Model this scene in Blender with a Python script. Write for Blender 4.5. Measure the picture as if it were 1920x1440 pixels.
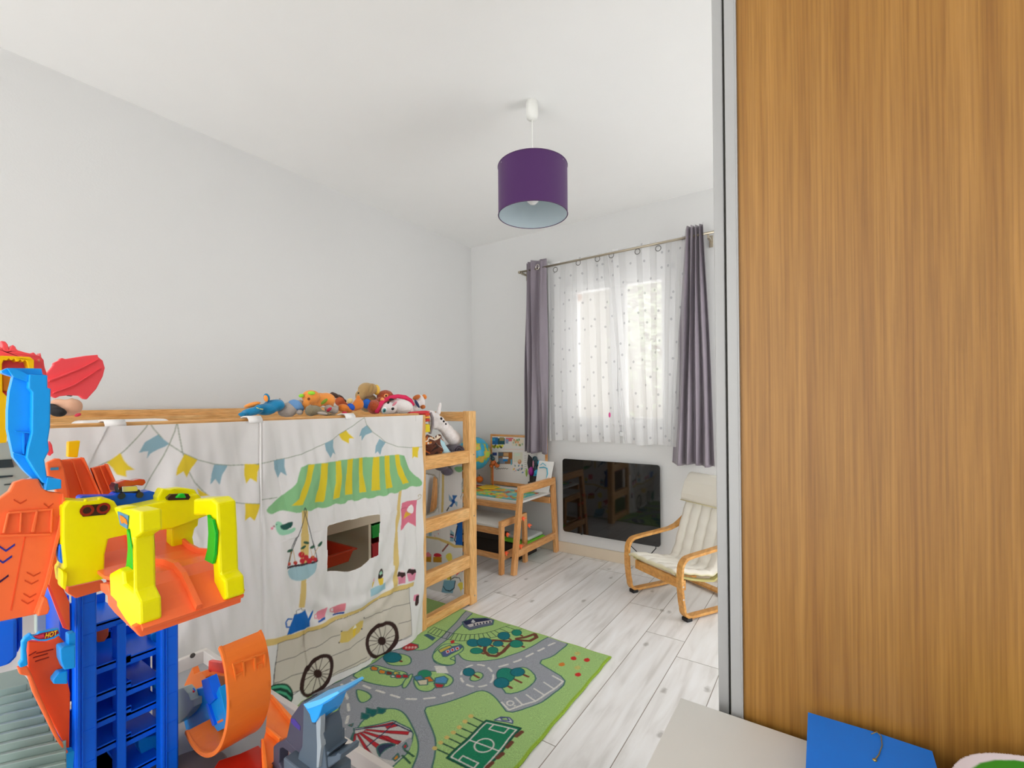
import bpy, math, random
import numpy as np
from mathutils import Vector, Matrix, noise
from mathutils.geometry import tessellate_polygon
random.seed(4)
for o in list(bpy.data.objects): bpy.data.objects.remove(o)
S = bpy.context.scene
COL = S.collection
# ------------------------------------------------------------------ camera
YAW, PITCH, ROLL, FPX, SHIFT, CAMZ = 34.2547, 0.40145, -0.4234, 869.589, 29.49, 1.21
cam = bpy.data.cameras.new('camera'); camo = bpy.data.objects.new('camera', cam); COL.objects.link(camo)
yw, pt, rl = map(math.radians, (YAW, PITCH, ROLL))
FW = np.array([-math.sin(yw)*math.cos(pt), math.cos(yw)*math.cos(pt), math.sin(pt)])
R0 = np.array([math.cos(yw), math.sin(yw), 0.0]); U0 = np.cross(R0, FW)
RT = math.cos(rl)*R0+math.sin(rl)*U0; UP = -math.sin(rl)*R0+math.cos(rl)*U0
m = Matrix(((RT[0], UP[0], -FW[0], 0), (RT[1], UP[1], -FW[1], 0), (RT[2], UP[2], -FW[2], CAMZ), (0, 0, 0, 1)))
camo.matrix_world = m
cam.sensor_width = 36; cam.sensor_fit = 'HORIZONTAL'; cam.lens = 36*FPX/1920; cam.shift_y = SHIFT/1920
cam.clip_start = .05
S.camera = camo
# ------------------------------------------------------------------ light
W = bpy.data.worlds.new('world'); S.world = W; W.use_nodes = True
bg = W.node_tree.nodes['Background']; bg.inputs[0].default_value = (1, .995, .985, 1); bg.inputs[1].default_value = 3.5
S.view_settings.view_transform = 'Standard'; S.view_settings.look = 'None'
S.view_settings.exposure = 0.0; S.view_settings.gamma = 1; S.view_settings.use_curve_mapping = False

# ------------------------------------------------------------------ measuring
CAM = np.array([0, 0, CAMZ])
def P(x, y, ax, val):
    """point seen at photo position x, y on the plane ax = val (real distance)"""
    d = RT*(x-960)/FPX - UP*(y-(720+SHIFT))/FPX + FW
    i = 'xyz'.index(ax); t = (val-CAM[i])/d[i]
    return CAM+t*d
def T(pts, ox, oy, s): return [(ox+x/s, oy+y/s) for x, y in pts]
# ------------------------------------------------------------------ materials
def lin(c):
    if isinstance(c, str):
        c = c.lstrip('#'); c = [int(c[i:i+2], 16)/255 for i in (0, 2, 4)]
    return tuple(((v+.055)/1.055)**2.4 if v > .04045 else v/12.92 for v in c[:3])
MATS = {}
def mat(name, col, rough=.5, metal=0, spec=.5, bump=0, bscale=60, var=0, vscale=8, sheen=0, coat=0, subsurf=0, trans=0):
    if name in MATS: return MATS[name]
    M = bpy.data.materials.new(name); M.use_nodes = True; nt = M.node_tree; b = nt.nodes['Principled BSDF']
    c = lin(col)+(1,)
    b.inputs['Base Color'].default_value = c; b.inputs['Roughness'].default_value = rough; b.inputs['Metallic'].default_value = metal
    b.inputs['Specular IOR Level'].default_value = spec
    if coat: b.inputs['Coat Weight'].default_value = coat; b.inputs['Coat Roughness'].default_value = .08
    if sheen: b.inputs['Sheen Weight'].default_value = sheen
    if trans: b.inputs['Transmission Weight'].default_value = trans
    tc = nt.nodes.new('ShaderNodeTexCoord')
    n = nt.nodes.new('ShaderNodeTexNoise'); n.inputs['Scale'].default_value = vscale; n.inputs['Detail'].default_value = 4
    nt.links.new(tc.outputs['Object'], n.inputs['Vector'])
    mx = nt.nodes.new('ShaderNodeMix'); mx.data_type = 'RGBA'
    v = var if var else .03
    mx.inputs['A'].default_value = tuple(x*(1-v) for x in c[:3])+(1,); mx.inputs['B'].default_value = tuple(min(1, x*(1+v)) for x in c[:3])+(1,)
    nt.links.new(n.outputs['Fac'], mx.inputs['Factor']); nt.links.new(mx.outputs['Result'], b.inputs['Base Color'])
    if bump:
        n2 = nt.nodes.new('ShaderNodeTexNoise'); n2.inputs['Scale'].default_value = bscale; n2.inputs['Detail'].default_value = 3
        nt.links.new(tc.outputs['Object'], n2.inputs['Vector'])
        bp = nt.nodes.new('ShaderNodeBump'); bp.inputs['Strength'].default_value = bump; bp.inputs['Distance'].default_value = .01
        nt.links.new(n2.outputs['Fac'], bp.inputs['Height']); nt.links.new(bp.outputs['Normal'], b.inputs['Normal'])
    MATS[name] = M
    return M
def ramp(nt, stops):
    r = nt.nodes.new('ShaderNodeValToRGB'); e = r.color_ramp.elements
    e[0].position, e[0].color = stops[0][0], lin(stops[0][1])+(1,)
    e[1].position, e[1].color = stops[-1][0], lin(stops[-1][1])+(1,)
    for p, c in stops[1:-1]:
        k = e.new(p); k.color = lin(c)+(1,)
    return r
def wood(name, cols, axis='Z', scale=1.0, rough=.45, stretch=14, knots=True, bands=None):
    if name in MATS: return MATS[name]
    M = bpy.data.materials.new(name); M.use_nodes = True; nt = M.node_tree; b = nt.nodes['Principled BSDF']; L = nt.links
    b.inputs['Roughness'].default_value = rough; b.inputs['Specular IOR Level'].default_value = .4
    tc = nt.nodes.new('ShaderNodeTexCoord'); mp = nt.nodes.new('ShaderNodeMapping')
    sc = [stretch*scale]*3; sc['XYZ'.index(axis)] = scale
    mp.inputs['Scale'].default_value = sc
    L.new(tc.outputs['Object'], mp.inputs['Vector'])
    n = nt.nodes.new('ShaderNodeTexNoise'); n.inputs['Scale'].default_value = 1.6; n.inputs['Detail'].default_value = 8; n.inputs['Roughness'].default_value = .65; n.inputs['Distortion'].default_value = .35
    L.new(mp.outputs['Vector'], n.inputs['Vector'])
    r = ramp(nt, [(.3, cols[0]), (.5, cols[1]), (.7, cols[2])]); L.new(n.outputs['Fac'], r.inputs['Fac'])
    out = r.outputs['Color']
    n3 = nt.nodes.new('ShaderNodeTexNoise'); n3.inputs['Scale'].default_value = 9; n3.inputs['Detail'].default_value = 4
    L.new(mp.outputs['Vector'], n3.inputs['Vector'])
    r3 = ramp(nt, [(.35, (.86, .84, .8)), (.6, (1, 1, 1))]); L.new(n3.outputs['Fac'], r3.inputs['Fac'])
    mx = nt.nodes.new('ShaderNodeMix'); mx.data_type = 'RGBA'; mx.blend_type = 'MULTIPLY'; mx.inputs['Factor'].default_value = .8
    L.new(out, mx.inputs['A']); L.new(r3.outputs['Color'], mx.inputs['B']); out = mx.outputs['Result']
    if bands:
        sx = nt.nodes.new('ShaderNodeSeparateXYZ'); L.new(tc.outputs['Object'], sx.inputs[0])
        mr = nt.nodes.new('ShaderNodeMapRange'); mr.inputs['From Min'].default_value = bands[0]; mr.inputs['From Max'].default_value = bands[1]
        L.new(sx.outputs['X'], mr.inputs['Value'])
        rb = nt.nodes.new('ShaderNodeValToRGB'); rb.color_ramp.interpolation = 'CONSTANT'; e = rb.color_ramp.elements
        st = bands[2]; e[0].position = 0; e[0].color = (st[0][1],)*3+(1,); e[1].position = st[-1][0]; e[1].color = (st[-1][1],)*3+(1,)
        for p, v in st[1:-1]: k = e.new(p); k.color = (v, v, v, 1)
        L.new(mr.outputs['Result'], rb.inputs['Fac'])
        m2 = nt.nodes.new('ShaderNodeMix'); m2.data_type = 'RGBA'; m2.blend_type = 'MULTIPLY'; m2.inputs['Factor'].default_value = 1
        L.new(out, m2.inputs['A']); L.new(rb.outputs['Color'], m2.inputs['B']); out = m2.outputs['Result']
    L.new(out, b.inputs['Base Color'])
    bp = nt.nodes.new('ShaderNodeBump'); bp.inputs['Strength'].default_value = .08; bp.inputs['Distance'].default_value = .003
    L.new(n3.outputs['Fac'], bp.inputs['Height']); L.new(bp.outputs['Normal'], b.inputs['Normal'])
    MATS[name] = M
    return M
def printmat(name, rough=.8, bump=.0, bscale=500, transl=0, grain=0):
    """fabric or paper whose dye is stored per vertex of the sheet"""
    if name in MATS: return MATS[name]
    M = bpy.data.materials.new(name); M.use_nodes = True; nt = M.node_tree; b = nt.nodes['Principled BSDF']; L = nt.links
    a = nt.nodes.new('ShaderNodeVertexColor'); a.layer_name = 'dye'
    out = a.outputs['Color']
    b.inputs['Roughness'].default_value = rough; b.inputs['Specular IOR Level'].default_value = .25
    tc = nt.nodes.new('ShaderNodeTexCoord')
    n = nt.nodes.new('ShaderNodeTexNoise'); n.inputs['Scale'].default_value = bscale; n.inputs['Detail'].default_value = 2
    L.new(tc.outputs['Object'], n.inputs['Vector'])
    if grain:
        r = ramp(nt, [(.25, (1-grain,)*3), (.75, (1, 1, 1))]); L.new(n.outputs['Fac'], r.inputs['Fac'])
        mx = nt.nodes.new('ShaderNodeMix'); mx.data_type = 'RGBA'; mx.blend_type = 'MULTIPLY'; mx.inputs['Factor'].default_value = 1
        L.new(out, mx.inputs['A']); L.new(r.outputs['Color'], mx.inputs['B']); out = mx.outputs['Result']
    L.new(out, b.inputs['Base Color'])
    if bump:
        bp = nt.nodes.new('ShaderNodeBump'); bp.inputs['Strength'].default_value = bump; bp.inputs['Distance'].default_value = .004
        L.new(n.outputs['Fac'], bp.inputs['Height']); L.new(bp.outputs['Normal'], b.inputs['Normal'])
    if transl:
        t = nt.nodes.new('ShaderNodeBsdfTranslucent'); L.new(out, t.inputs['Color'])
        ms = nt.nodes.new('ShaderNodeMixShader'); ms.inputs[0].default_value = transl
        L.new(b.outputs[0], ms.inputs[1]); L.new(t.outputs[0], ms.inputs[2]); L.new(ms.outputs[0], nt.nodes['Material Output'].inputs['Surface'])
    MATS[name] = M
    return M

# ------------------------------------------------------------------ objects
def thing(name, label, cat, loc=(0, 0, 0), group=None, rotz=0):
    o = bpy.data.objects.new(name, None); COL.objects.link(o); o.location = loc; o.rotation_euler = (0, 0, rotz)
    o.empty_display_size = .05
    o['label'] = label; o['category'] = cat
    if group: o['group'] = group
    return o
def tag(o, label, cat, group=None):
    o['label'] = label; o['category'] = cat
    if group: o['group'] = group
    return o
class MB:
    def __init__(s): s.v = []; s.f = []
    def add(s, vs, fs):
        n = len(s.v); s.v += [tuple(map(float, v)) for v in vs]; s.f += [tuple(i+n for i in f) for f in fs]; return s
    def box(s, a, b, rot=None, piv=None):
        x0, y0, z0 = a; x1, y1, z1 = b
        x0, x1 = sorted((x0, x1)); y0, y1 = sorted((y0, y1)); z0, z1 = sorted((z0, z1))
        vs = [(x0, y0, z0), (x1, y0, z0), (x1, y1, z0), (x0, y1, z0), (x0, y0, z1), (x1, y0, z1), (x1, y1, z1), (x0, y1, z1)]
        if rot is not None:
            pv = Vector(piv) if piv is not None else Vector(((x0+x1)/2, (y0+y1)/2, (z0+z1)/2))
            vs = [pv+rot@(Vector(v)-pv) for v in vs]
        return s.add(vs, [(0, 3, 2, 1), (4, 5, 6, 7), (0, 1, 5, 4), (1, 2, 6, 5), (2, 3, 7, 6), (3, 0, 4, 7)])
    def beam(s, a, b, w, h, up=(0, 0, 1)):
        """rectangular bar from a to b: w across, h along up"""
        a, b = Vector(a), Vector(b); d = (b-a).normalized(); u = Vector(up); r = d.cross(u).normalized(); u = r.cross(d)
        vs = []
        for p in (a, b):
            for i, j in ((-1, -1), (1, -1), (1, 1), (-1, 1)): vs.append(p+r*i*w/2+u*j*h/2)
        return s.add(vs, [(0, 3, 2, 1), (4, 5, 6, 7), (0, 1, 5, 4), (1, 2, 6, 5), (2, 3, 7, 6), (3, 0, 4, 7)])
    def prism(s, pts, d):
        """closed outline (3D points in one plane) pushed by vector d"""
        pts = [Vector(p) for p in pts]; n = len(pts); d = Vector(d)
        tr = tessellate_polygon([pts])
        nrm = Vector((0, 0, 0))
        for i in range(n): nrm += pts[i].cross(pts[(i+1) % n])
        if nrm.dot(d) > 0: pts = pts[::-1]; tr = [tuple(n-1-i for i in t) for t in tr]
        def tri(t):
            a, b, c = (pts[i] for i in t)
            return t if (b-a).cross(c-a).dot(d) < 0 else t[::-1]
        tr = [tri(tuple(t)) for t in tr]
        vs = pts+[p+d for p in pts]
        return s.add(vs, [t for t in tr]+[tuple(i+n for i in t[::-1]) for t in tr]+[(i, i+n, (i+1) % n+n, (i+1) % n) for i in range(n)])
    def slab(s, px, ax, val, th):
        """outline measured in the photo, standing on the plane ax = val, th thick away from the viewer"""
        d = [0, 0, 0]; d['xyz'.index(ax)] = th
        return s.prism([P(x, y, ax, val) for x, y in px], d)
    def tube(s, pts, r, n=8, cap=True, closed=False):
        pts = [Vector(p) for p in pts]; m = len(pts); rr = r if hasattr(r, '__len__') else [r]*m
        rings = []; prev = None
        for i, p in enumerate(pts):
            if closed: t = (pts[(i+1) % m]-pts[i-1]).normalized()
            else: t = (pts[min(i+1, m-1)]-pts[max(i-1, 0)]).normalized()
            if prev is None:
                a = t.orthogonal().normalized()
            else:
                a = (prev-t*prev.dot(t)).normalized()
            prev = a; b = t.cross(a)
            rings.append([p+(a*math.cos(2*math.pi*k/n)+b*math.sin(2*math.pi*k/n))*rr[i] for k in range(n)])
        fs = []; q = m if closed else m-1
        for i in range(q):
            j = (i+1) % m
            for k in range(n): fs.append((i*n+k, i*n+(k+1) % n, j*n+(k+1) % n, j*n+k))
        if cap and not closed: fs += [tuple(range(n))[::-1], tuple(range((m-1)*n, m*n))]
        return s.add([v for r_ in rings for v in r_], fs)
    def strip(s, pts, w, th, side):
        """flat bent strip (laminated wood, track): centre line pts, width w along side, thickness th"""
        pts = [Vector(p) for p in pts]; side = Vector(side).normalized(); m = len(pts); vs = []
        for i, p in enumerate(pts):
            t = (pts[min(i+1, m-1)]-pts[max(i-1, 0)]).normalized(); nn = t.cross(side).normalized()
            for a, b in ((-1, -1), (1, -1), (1, 1), (-1, 1)): vs.append(p+side*a*w/2+nn*b*th/2)
        fs = [(3, 2, 1, 0), tuple((m-1)*4+k for k in range(4))]
        for i in range(m-1):
            for k in range(4): fs.append((i*4+k, i*4+(k+1) % 4, (i+1)*4+(k+1) % 4, (i+1)*4+k))
        return s.add(vs, fs)
    def lathe(s, prof, c, n=32, ax=(0, 0, 1)):
        ax = Vector(ax).normalized(); a = ax.orthogonal().normalized(); b = ax.cross(a); c = Vector(c); m = len(prof); vs = []
        for r, h in prof:
            for k in range(n):
                t = 2*math.pi*k/n; vs.append(c+ax*h+(a*math.cos(t)+b*math.sin(t))*r)
        fs = []
        for i in range(m-1):
            for k in range(n): fs.append((i*n+k, i*n+(k+1) % n, (i+1)*n+(k+1) % n, (i+1)*n+k))
        if prof[0][0] > 1e-6: pass
        return s.add(vs, fs)
    def ball(s, c, r, rot=None, n=16):
        c = Vector(c); r = r if hasattr(r, '__len__') else (r, r, r); vs = []; fs = []
        m = n//2
        for i in range(m+1):
            ph = math.pi*i/m
            for k in range(n):
                t = 2*math.pi*k/n; v = Vector((r[0]*math.sin(ph)*math.cos(t), r[1]*math.sin(ph)*math.sin(t), r[2]*math.cos(ph)))
                if rot is not None: v = rot@v
                vs.append(c+v)
        for i in range(m):
            for k in range(n): fs.append((i*n+k, (i+1)*n+k, (i+1)*n+(k+1) % n, i*n+(k+1) % n))
        return s.add(vs, fs)
    def build(s, name, m, parent=None, smooth=False, bevel=0, loc=None, remesh=0, kind=None, subsurf=0, seg=2):
        me = bpy.data.meshes.new(name)
        off = Vector(parent['_org']) if (parent is not None and '_org' in parent) else (parent.location.copy() if parent is not None else Vector(loc or (0, 0, 0)))
        me.from_pydata([Vector(v)-off for v in s.v], [], s.f); me.update()
        me.materials.append(m)
        o = bpy.data.objects.new(name, me); COL.objects.link(o)
        o['_org'] = tuple(off)
        if parent is not None: o.parent = parent
        elif loc is not None: o.location = loc
        if smooth:
            for p in me.polygons: p.use_smooth = True
        if remesh:
            r = o.modifiers.new('weld', 'REMESH'); r.mode = 'VOXEL'; r.voxel_size = remesh; r.use_smooth_shade = True
            r = o.modifiers.new('soft', 'SMOOTH'); r.iterations = 4; r.factor = .6
        if bevel:
            r = o.modifiers.new('edge', 'BEVEL'); r.width = bevel; r.segments = seg; r.limit_method = 'ANGLE'; r.angle_limit = math.radians(35)
            if not smooth:
                for p in me.polygons: p.use_smooth = False
        if subsurf: r = o.modifiers.new('sub', 'SUBSURF'); r.levels = r.render_levels = subsurf
        if kind: o['kind'] = kind
        return o
# ------------------------------------------------------------------ printed sheets
class Sheet:
    """a dye pattern on a rectangle u0..u1, v0..v1 (metres); tf maps photo positions to u, v"""
    def __init__(s, u0, u1, v0, v1, step, base, tf=None, ss=2):
        s.u0, s.u1, s.v0, s.v1 = u0, u1, v0, v1
        s.nu = int(round((u1-u0)/step))+1; s.nv = int(round((v1-v0)/step))+1; s.ss = ss
        us = np.linspace(u0, u1, (s.nu-1)*ss+1); vs = np.linspace(v0, v1, (s.nv-1)*ss+1)
        s.U, s.V = np.meshgrid(us, vs); s.du = us[1]-us[0]; s.dv = vs[1]-vs[0]
        s.c = np.empty(s.U.shape+(3,), np.float32); s.c[:] = lin(base); s.tf = tf
    def _t(s, pts, raw=False): return np.array([p if (raw or s.tf is None) else s.tf(*p) for p in pts], float)
    def _win(s, p, pad=0):
        i0 = max(0, int((p[:, 0].min()-pad-s.u0)/s.du)); i1 = min(s.U.shape[1], int((p[:, 0].max()+pad-s.u0)/s.du)+2)
        j0 = max(0, int((p[:, 1].min()-pad-s.v0)/s.dv)); j1 = min(s.U.shape[0], int((p[:, 1].max()+pad-s.v0)/s.dv)+2)
        return (slice(j0, j1), slice(i0, i1)) if i1 > i0 and j1 > j0 else None
    def mask(s, q, w):
        U = s.U[w]; V = s.V[w]; m = np.zeros(U.shape, bool); n = len(q)
        for i in range(n):
            x1, y1 = q[i]; x2, y2 = q[(i+1) % n]
            if y1 == y2: continue
            c = ((y1 > V) != (y2 > V)) & (U < (x2-x1)*(V-y1)/(y2-y1)+x1); m ^= c
        return m
    def poly(s, pts, col, raw=False, out=None, ow=.004, smooth=0):
        q = s._t(pts, raw)
        for _ in range(smooth):
            a = .75*q+.25*np.roll(q, -1, 0); b = .25*q+.75*np.roll(q, -1, 0); q = np.stack([a, b], 1).reshape(-1, 2)
        w = s._win(q)
        if w is None: return s
        if col is not None: s.c[w][s.mask(q, w)] = lin(col)
        if out: s.line(np.vstack([q, q[:1]]), ow, out, raw=True)
        return s
    def line(s, pts, wd, col, raw=False, dash=None):
        q = s._t(pts, raw)
        if dash:
            segs = []; acc = 0
            for a, b in zip(q[:-1], q[1:]):
                L = np.linalg.norm(b-a); t = 0
                while t < L:
                    per = dash[0]+dash[1]; ph = acc % per
                    st = (dash[0]-ph) if ph < dash[0] else (per-ph)
                    st = max(min(st, L-t), 1e-5)
                    if ph < dash[0]: segs.append((a+(b-a)*t/L, a+(b-a)*(t+st)/L))
                    t += st; acc += st
        else: segs = list(zip(q[:-1], q[1:]))
        for a, b in segs:
            w = s._win(np.array([a, b]), wd)
            if w is None: continue
            d = b-a; L2 = max(d@d, 1e-12); U = s.U[w]-a[0]; V = s.V[w]-a[1]
            t = np.clip((U*d[0]+V*d[1])/L2, 0, 1)
            s.c[w][np.hypot(U-t*d[0], V-t*d[1]) < wd/2] = lin(col)
        return s
    def oval(s, cx, cy, rx, ry, col, rot=0, out=None, ow=.004, raw=False, n=28):
        c, sn = math.cos(rot), math.sin(rot)
        pts = [(cx+rx*math.cos(t)*c-ry*math.sin(t)*sn, cy+rx*math.cos(t)*sn+ry*math.sin(t)*c) for t in np.linspace(0, 2*math.pi, n, endpoint=False)]
        return s.poly(pts, col, raw, out, ow)
    def build(s, name, fn, m, parent=None, hole=None, thick=0, smooth=True, loc=None):
        """fn(U, V) -> x, y, z arrays"""
        k = s.ss; c = s.c
        pad = np.pad(c, ((k//2, k//2), (k//2, k//2), (0, 0)), mode='edge')
        acc = sum(pad[a:a+c.shape[0], b:b+c.shape[1]] for a in range(k//2*2+1) for b in range(k//2*2+1))/(k//2*2+1)**2
        cc = acc[::k, ::k]; U = s.U[::k, ::k]; V = s.V[::k, ::k]
        X, Y, Z = fn(U, V); nv, nu = U.shape
        off = Vector(loc) if loc is not None else (parent.location if parent is not None else Vector((0, 0, 0)))
        co = np.stack([X-off[0], Y-off[1], Z-off[2]], -1).reshape(-1, 3).astype(np.float32)
        idx = np.arange(nu*nv).reshape(nv, nu)
        q = np.stack([idx[:-1, :-1], idx[:-1, 1:], idx[1:, 1:], idx[1:, :-1]], -1).reshape(-1, 4)
        if hole is not None:
            h = np.array(hole, float); Uc = (U[:-1, :-1]+U[1:, 1:])/2; Vc = (V[:-1, :-1]+V[1:, 1:])/2
            mk = np.zeros(Uc.shape, bool)
            for i in range(len(h)):
                x1, y1 = h[i]; x2, y2 = h[(i+1) % len(h)]
                if y1 == y2: continue
                mk ^= ((y1 > Vc) != (y2 > Vc)) & (Uc < (x2-x1)*(Vc-y1)/(y2-y1)+x1)
            q = q[~mk.ravel()]
        me = bpy.data.meshes.new(name)
        me.vertices.add(len(co)); me.vertices.foreach_set('co', co.ravel())
        me.loops.add(q.size); me.loops.foreach_set('vertex_index', q.ravel().astype(np.int32))
        me.polygons.add(len(q)); me.polygons.foreach_set('loop_start', np.arange(0, q.size, 4, dtype=np.int32)); 
        me.update(calc_edges=True)
        if smooth: me.polygons.foreach_set('use_smooth', np.ones(len(q), bool))
        a = me.color_attributes.new('dye', 'FLOAT_COLOR', 'POINT')
        rgba = np.ones((len(co), 4), np.float32); rgba[:, :3] = cc.reshape(-1, 3)
        a.data.foreach_set('color', rgba.ravel())
        me.materials.append(m); me.validate()
        o = bpy.data.objects.new(name, me); COL.objects.link(o)
        if parent is not None: o.parent = parent
        elif loc is not None: o.location = loc
        if thick: r = o.modifiers.new('thick', 'SOLIDIFY'); r.thickness = thick; r.offset = -1
        return o
def R_(x=0, y=0, z=0): return Matrix.Rotation(math.radians(z), 3, 'Z')@Matrix.Rotation(math.radians(y), 3, 'Y')@Matrix.Rotation(math.radians(x), 3, 'X')

# ------------------------------------------------------------------ room
XL, YB, ZC, XR, YF = -2.725, 3.346, 2.65, 1.05, -2.5
def structure(mb, name, m, **k): return mb.build(name, m, kind='structure', **k)
white = mat('wall_paint', (.855, .855, .85), .75, spec=.2, bump=.05, bscale=140, var=.01)
ceilp = mat('ceiling_paint', (.955, .955, .95), .8, spec=.2, bump=.03, bscale=90, var=.01)
# floor planks run along Y
def floor_mat():
    M = bpy.data.materials.new('white_oak_laminate'); M.use_nodes = True; nt = M.node_tree; L = nt.links; b = nt.nodes['Principled BSDF']
    b.inputs['Roughness'].default_value = .38; b.inputs['Specular IOR Level'].default_value = .45
    tc = nt.nodes.new('ShaderNodeTexCoord'); sp = nt.nodes.new('ShaderNodeSeparateXYZ'); L.new(tc.outputs['Object'], sp.inputs[0])
    def math_(op, a, bb=None, c=None):
        n = nt.nodes.new('ShaderNodeMath'); n.operation = op
        for i, v in enumerate((a, bb, c)):
            if v is None: continue
            if isinstance(v, (int, float)): n.inputs[i].default_value = v
            else: L.new(v, n.inputs[i])
        return n.outputs[0]
    PW = .1965
    px = math_('DIVIDE', math_('ADD', sp.outputs['X'], .411+PW*40), PW); row = math_('FLOOR', px); fx = math_('FRACT', px)
    wn = nt.nodes.new('ShaderNodeTexWhiteNoise'); wn.noise_dimensions = '1D'; L.new(row, wn.inputs['W'])
    py = math_('DIVIDE', math_('ADD', sp.outputs['Y'], math_('MULTIPLY', wn.outputs['Value'], 1.28)), 1.28); fy = math_('FRACT', py); cy = math_('FLOOR', py)
    ex = math_('MINIMUM', fx, math_('SUBTRACT', 1.0, fx)); ey = math_('MINIMUM', fy, math_('SUBTRACT', 1.0, fy))
    gap = math_('MAXIMUM', math_('LESS_THAN', ex, .0085), math_('LESS_THAN', ey, .0013))
    w2 = nt.nodes.new('ShaderNodeTexWhiteNoise'); w2.noise_dimensions = '2D'; cb = nt.nodes.new('ShaderNodeCombineXYZ'); L.new(row, cb.inputs[0]); L.new(cy, cb.inputs[1]); L.new(cb.outputs[0], w2.inputs['Vector'])
    mp = nt.nodes.new('ShaderNodeMapping'); mp.inputs['Scale'].default_value = (10, 1.2, 1); L.new(tc.outputs['Object'], mp.inputs['Vector'])
    va = nt.nodes.new('ShaderNodeVectorMath'); va.operation = 'MULTIPLY_ADD'; L.new(w2.outputs['Color'], va.inputs[0]); va.inputs[1].default_value = (30, 30, 0); L.new(mp.outputs[0], va.inputs[2])
    n = nt.nodes.new('ShaderNodeTexNoise'); n.inputs['Scale'].default_value = 2.2; n.inputs['Detail'].default_value = 7; n.inputs['Distortion'].default_value = .5; L.new(va.outputs[0], n.inputs['Vector'])
    r = ramp(nt, [(.28, '#d8d5d1'), (.48, '#eceae8'), (.75, '#f5f5f5')]); L.new(n.outputs['Fac'], r.inputs['Fac'])
    # scattered knots
    mp2 = nt.nodes.new('ShaderNodeMapping'); mp2.inputs['Scale'].default_value = (7.5, 4.2, 1); L.new(tc.outputs['Object'], mp2.inputs['Vector'])
    vo = nt.nodes.new('ShaderNodeTexVoronoi'); vo.inputs['Scale'].default_value = 1.0; vo.voronoi_dimensions = '2D'; L.new(mp2.outputs[0], vo.inputs['Vector'])
    nz = nt.nodes.new('ShaderNodeTexNoise'); nz.inputs['Scale'].default_value = 40; L.new(tc.outputs['Object'], nz.inputs['Vector'])
    dd = math_('ADD', vo.outputs['Distance'], math_('MULTIPLY', math_('SUBTRACT', nz.outputs['Fac'], .5), .16))
    kn = nt.nodes.new('ShaderNodeMapRange'); kn.inputs['From Min'].default_value = .03; kn.inputs['From Max'].default_value = .12; kn.inputs['To Min'].default_value = 1; kn.inputs['To Max'].default_value = 0; L.new(dd, kn.inputs['Value'])
    gate = math_('GREATER_THAN', math_('FRACT', math_('MULTIPLY', vo.outputs['Color'], 7.13)), .62)
    kf = math_('MULTIPLY', math_('MULTIPLY', kn.outputs[0], gate), .6)
    mx = nt.nodes.new('ShaderNodeMix'); mx.data_type = 'RGBA'; L.new(kf, mx.inputs['Factor']); L.new(r.outputs['Color'], mx.inputs['A']); mx.inputs['B'].default_value = lin('#8d8880')+(1,)
    tn = math_('MULTIPLY_ADD', w2.outputs['Value'], .07, .95)
    m3 = nt.nodes.new('ShaderNodeMix'); m3.data_type = 'RGBA'; m3.blend_type = 'MULTIPLY'; m3.inputs['Factor'].default_value = 1; L.new(mx.outputs['Result'], m3.inputs['A'])
    cb2 = nt.nodes.new('ShaderNodeCombineColor'); [L.new(tn, cb2.inputs[i]) for i in range(3)]; L.new(cb2.outputs[0], m3.inputs['B'])
    m4 = nt.nodes.new('ShaderNodeMix'); m4.data_type = 'RGBA'; L.new(gap, m4.inputs['Factor']); L.new(m3.outputs['Result'], m4.inputs['A']); m4.inputs['B'].default_value = lin('#8b8379')+(1,)
    L.new(m4.outputs['Result'], b.inputs['Base Color'])
    bp = nt.nodes.new('ShaderNodeBump'); bp.inputs['Strength'].default_value = .15; bp.inputs['Distance'].default_value = .002; L.new(math_('SUBTRACT', n.outputs['Fac'], gap), bp.inputs['Height']); L.new(bp.outputs[0], b.inputs['Normal'])
    return M
structure(MB().box((XL-.1, YF, -.1), (XR+.1, YB+.3, 0)), 'floor', floor_mat())
structure(MB().box((XL-.1, YF, ZC), (XR+.1, YB+.3, ZC+.1)), 'ceiling', ceilp)
structure(MB().box((XL-.12, YF, 0), (XL, YB+.3, ZC)), 'wall_left', white)
DY_0, DY_1, DZ_ = 1.72, 3.22, 2.25      # unseen opening added in the right wall for more light, beyond the wardrobe
wr = MB(); wr.box((XR, YF, 0), (XR+.12, DY_0, ZC)).box((XR, DY_1, 0), (XR+.12, YB+.3, ZC)).box((XR, DY_0, DZ_), (XR+.12, DY_1, ZC))
structure(wr, 'wall_right', white)
WX0, WX1, WZ0, WZ1 = -1.78, -.885, .985, 2.215
wb = MB(); wb.box((XL, YB, 0), (WX0, YB+.25, ZC)).box((WX1, YB, 0), (XR, YB+.25, ZC)).box((WX0, YB, 0), (WX1, YB+.25, WZ0)).box((WX0, YB, WZ1), (WX1, YB+.25, ZC))
structure(wb, 'wall_back', white)
beige = mat('baseboard_beige', '#d8c9b2', .5, var=.05)
structure(MB().box((XL, YB-.014, 0), (XR, YB-.001, .085)), 'baseboard_back', beige, bevel=.004)
structure(MB().box((XL+.001, YF, 0), (XL+.013, YB-.015, .085)), 'baseboard_left', beige, bevel=.004)
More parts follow.
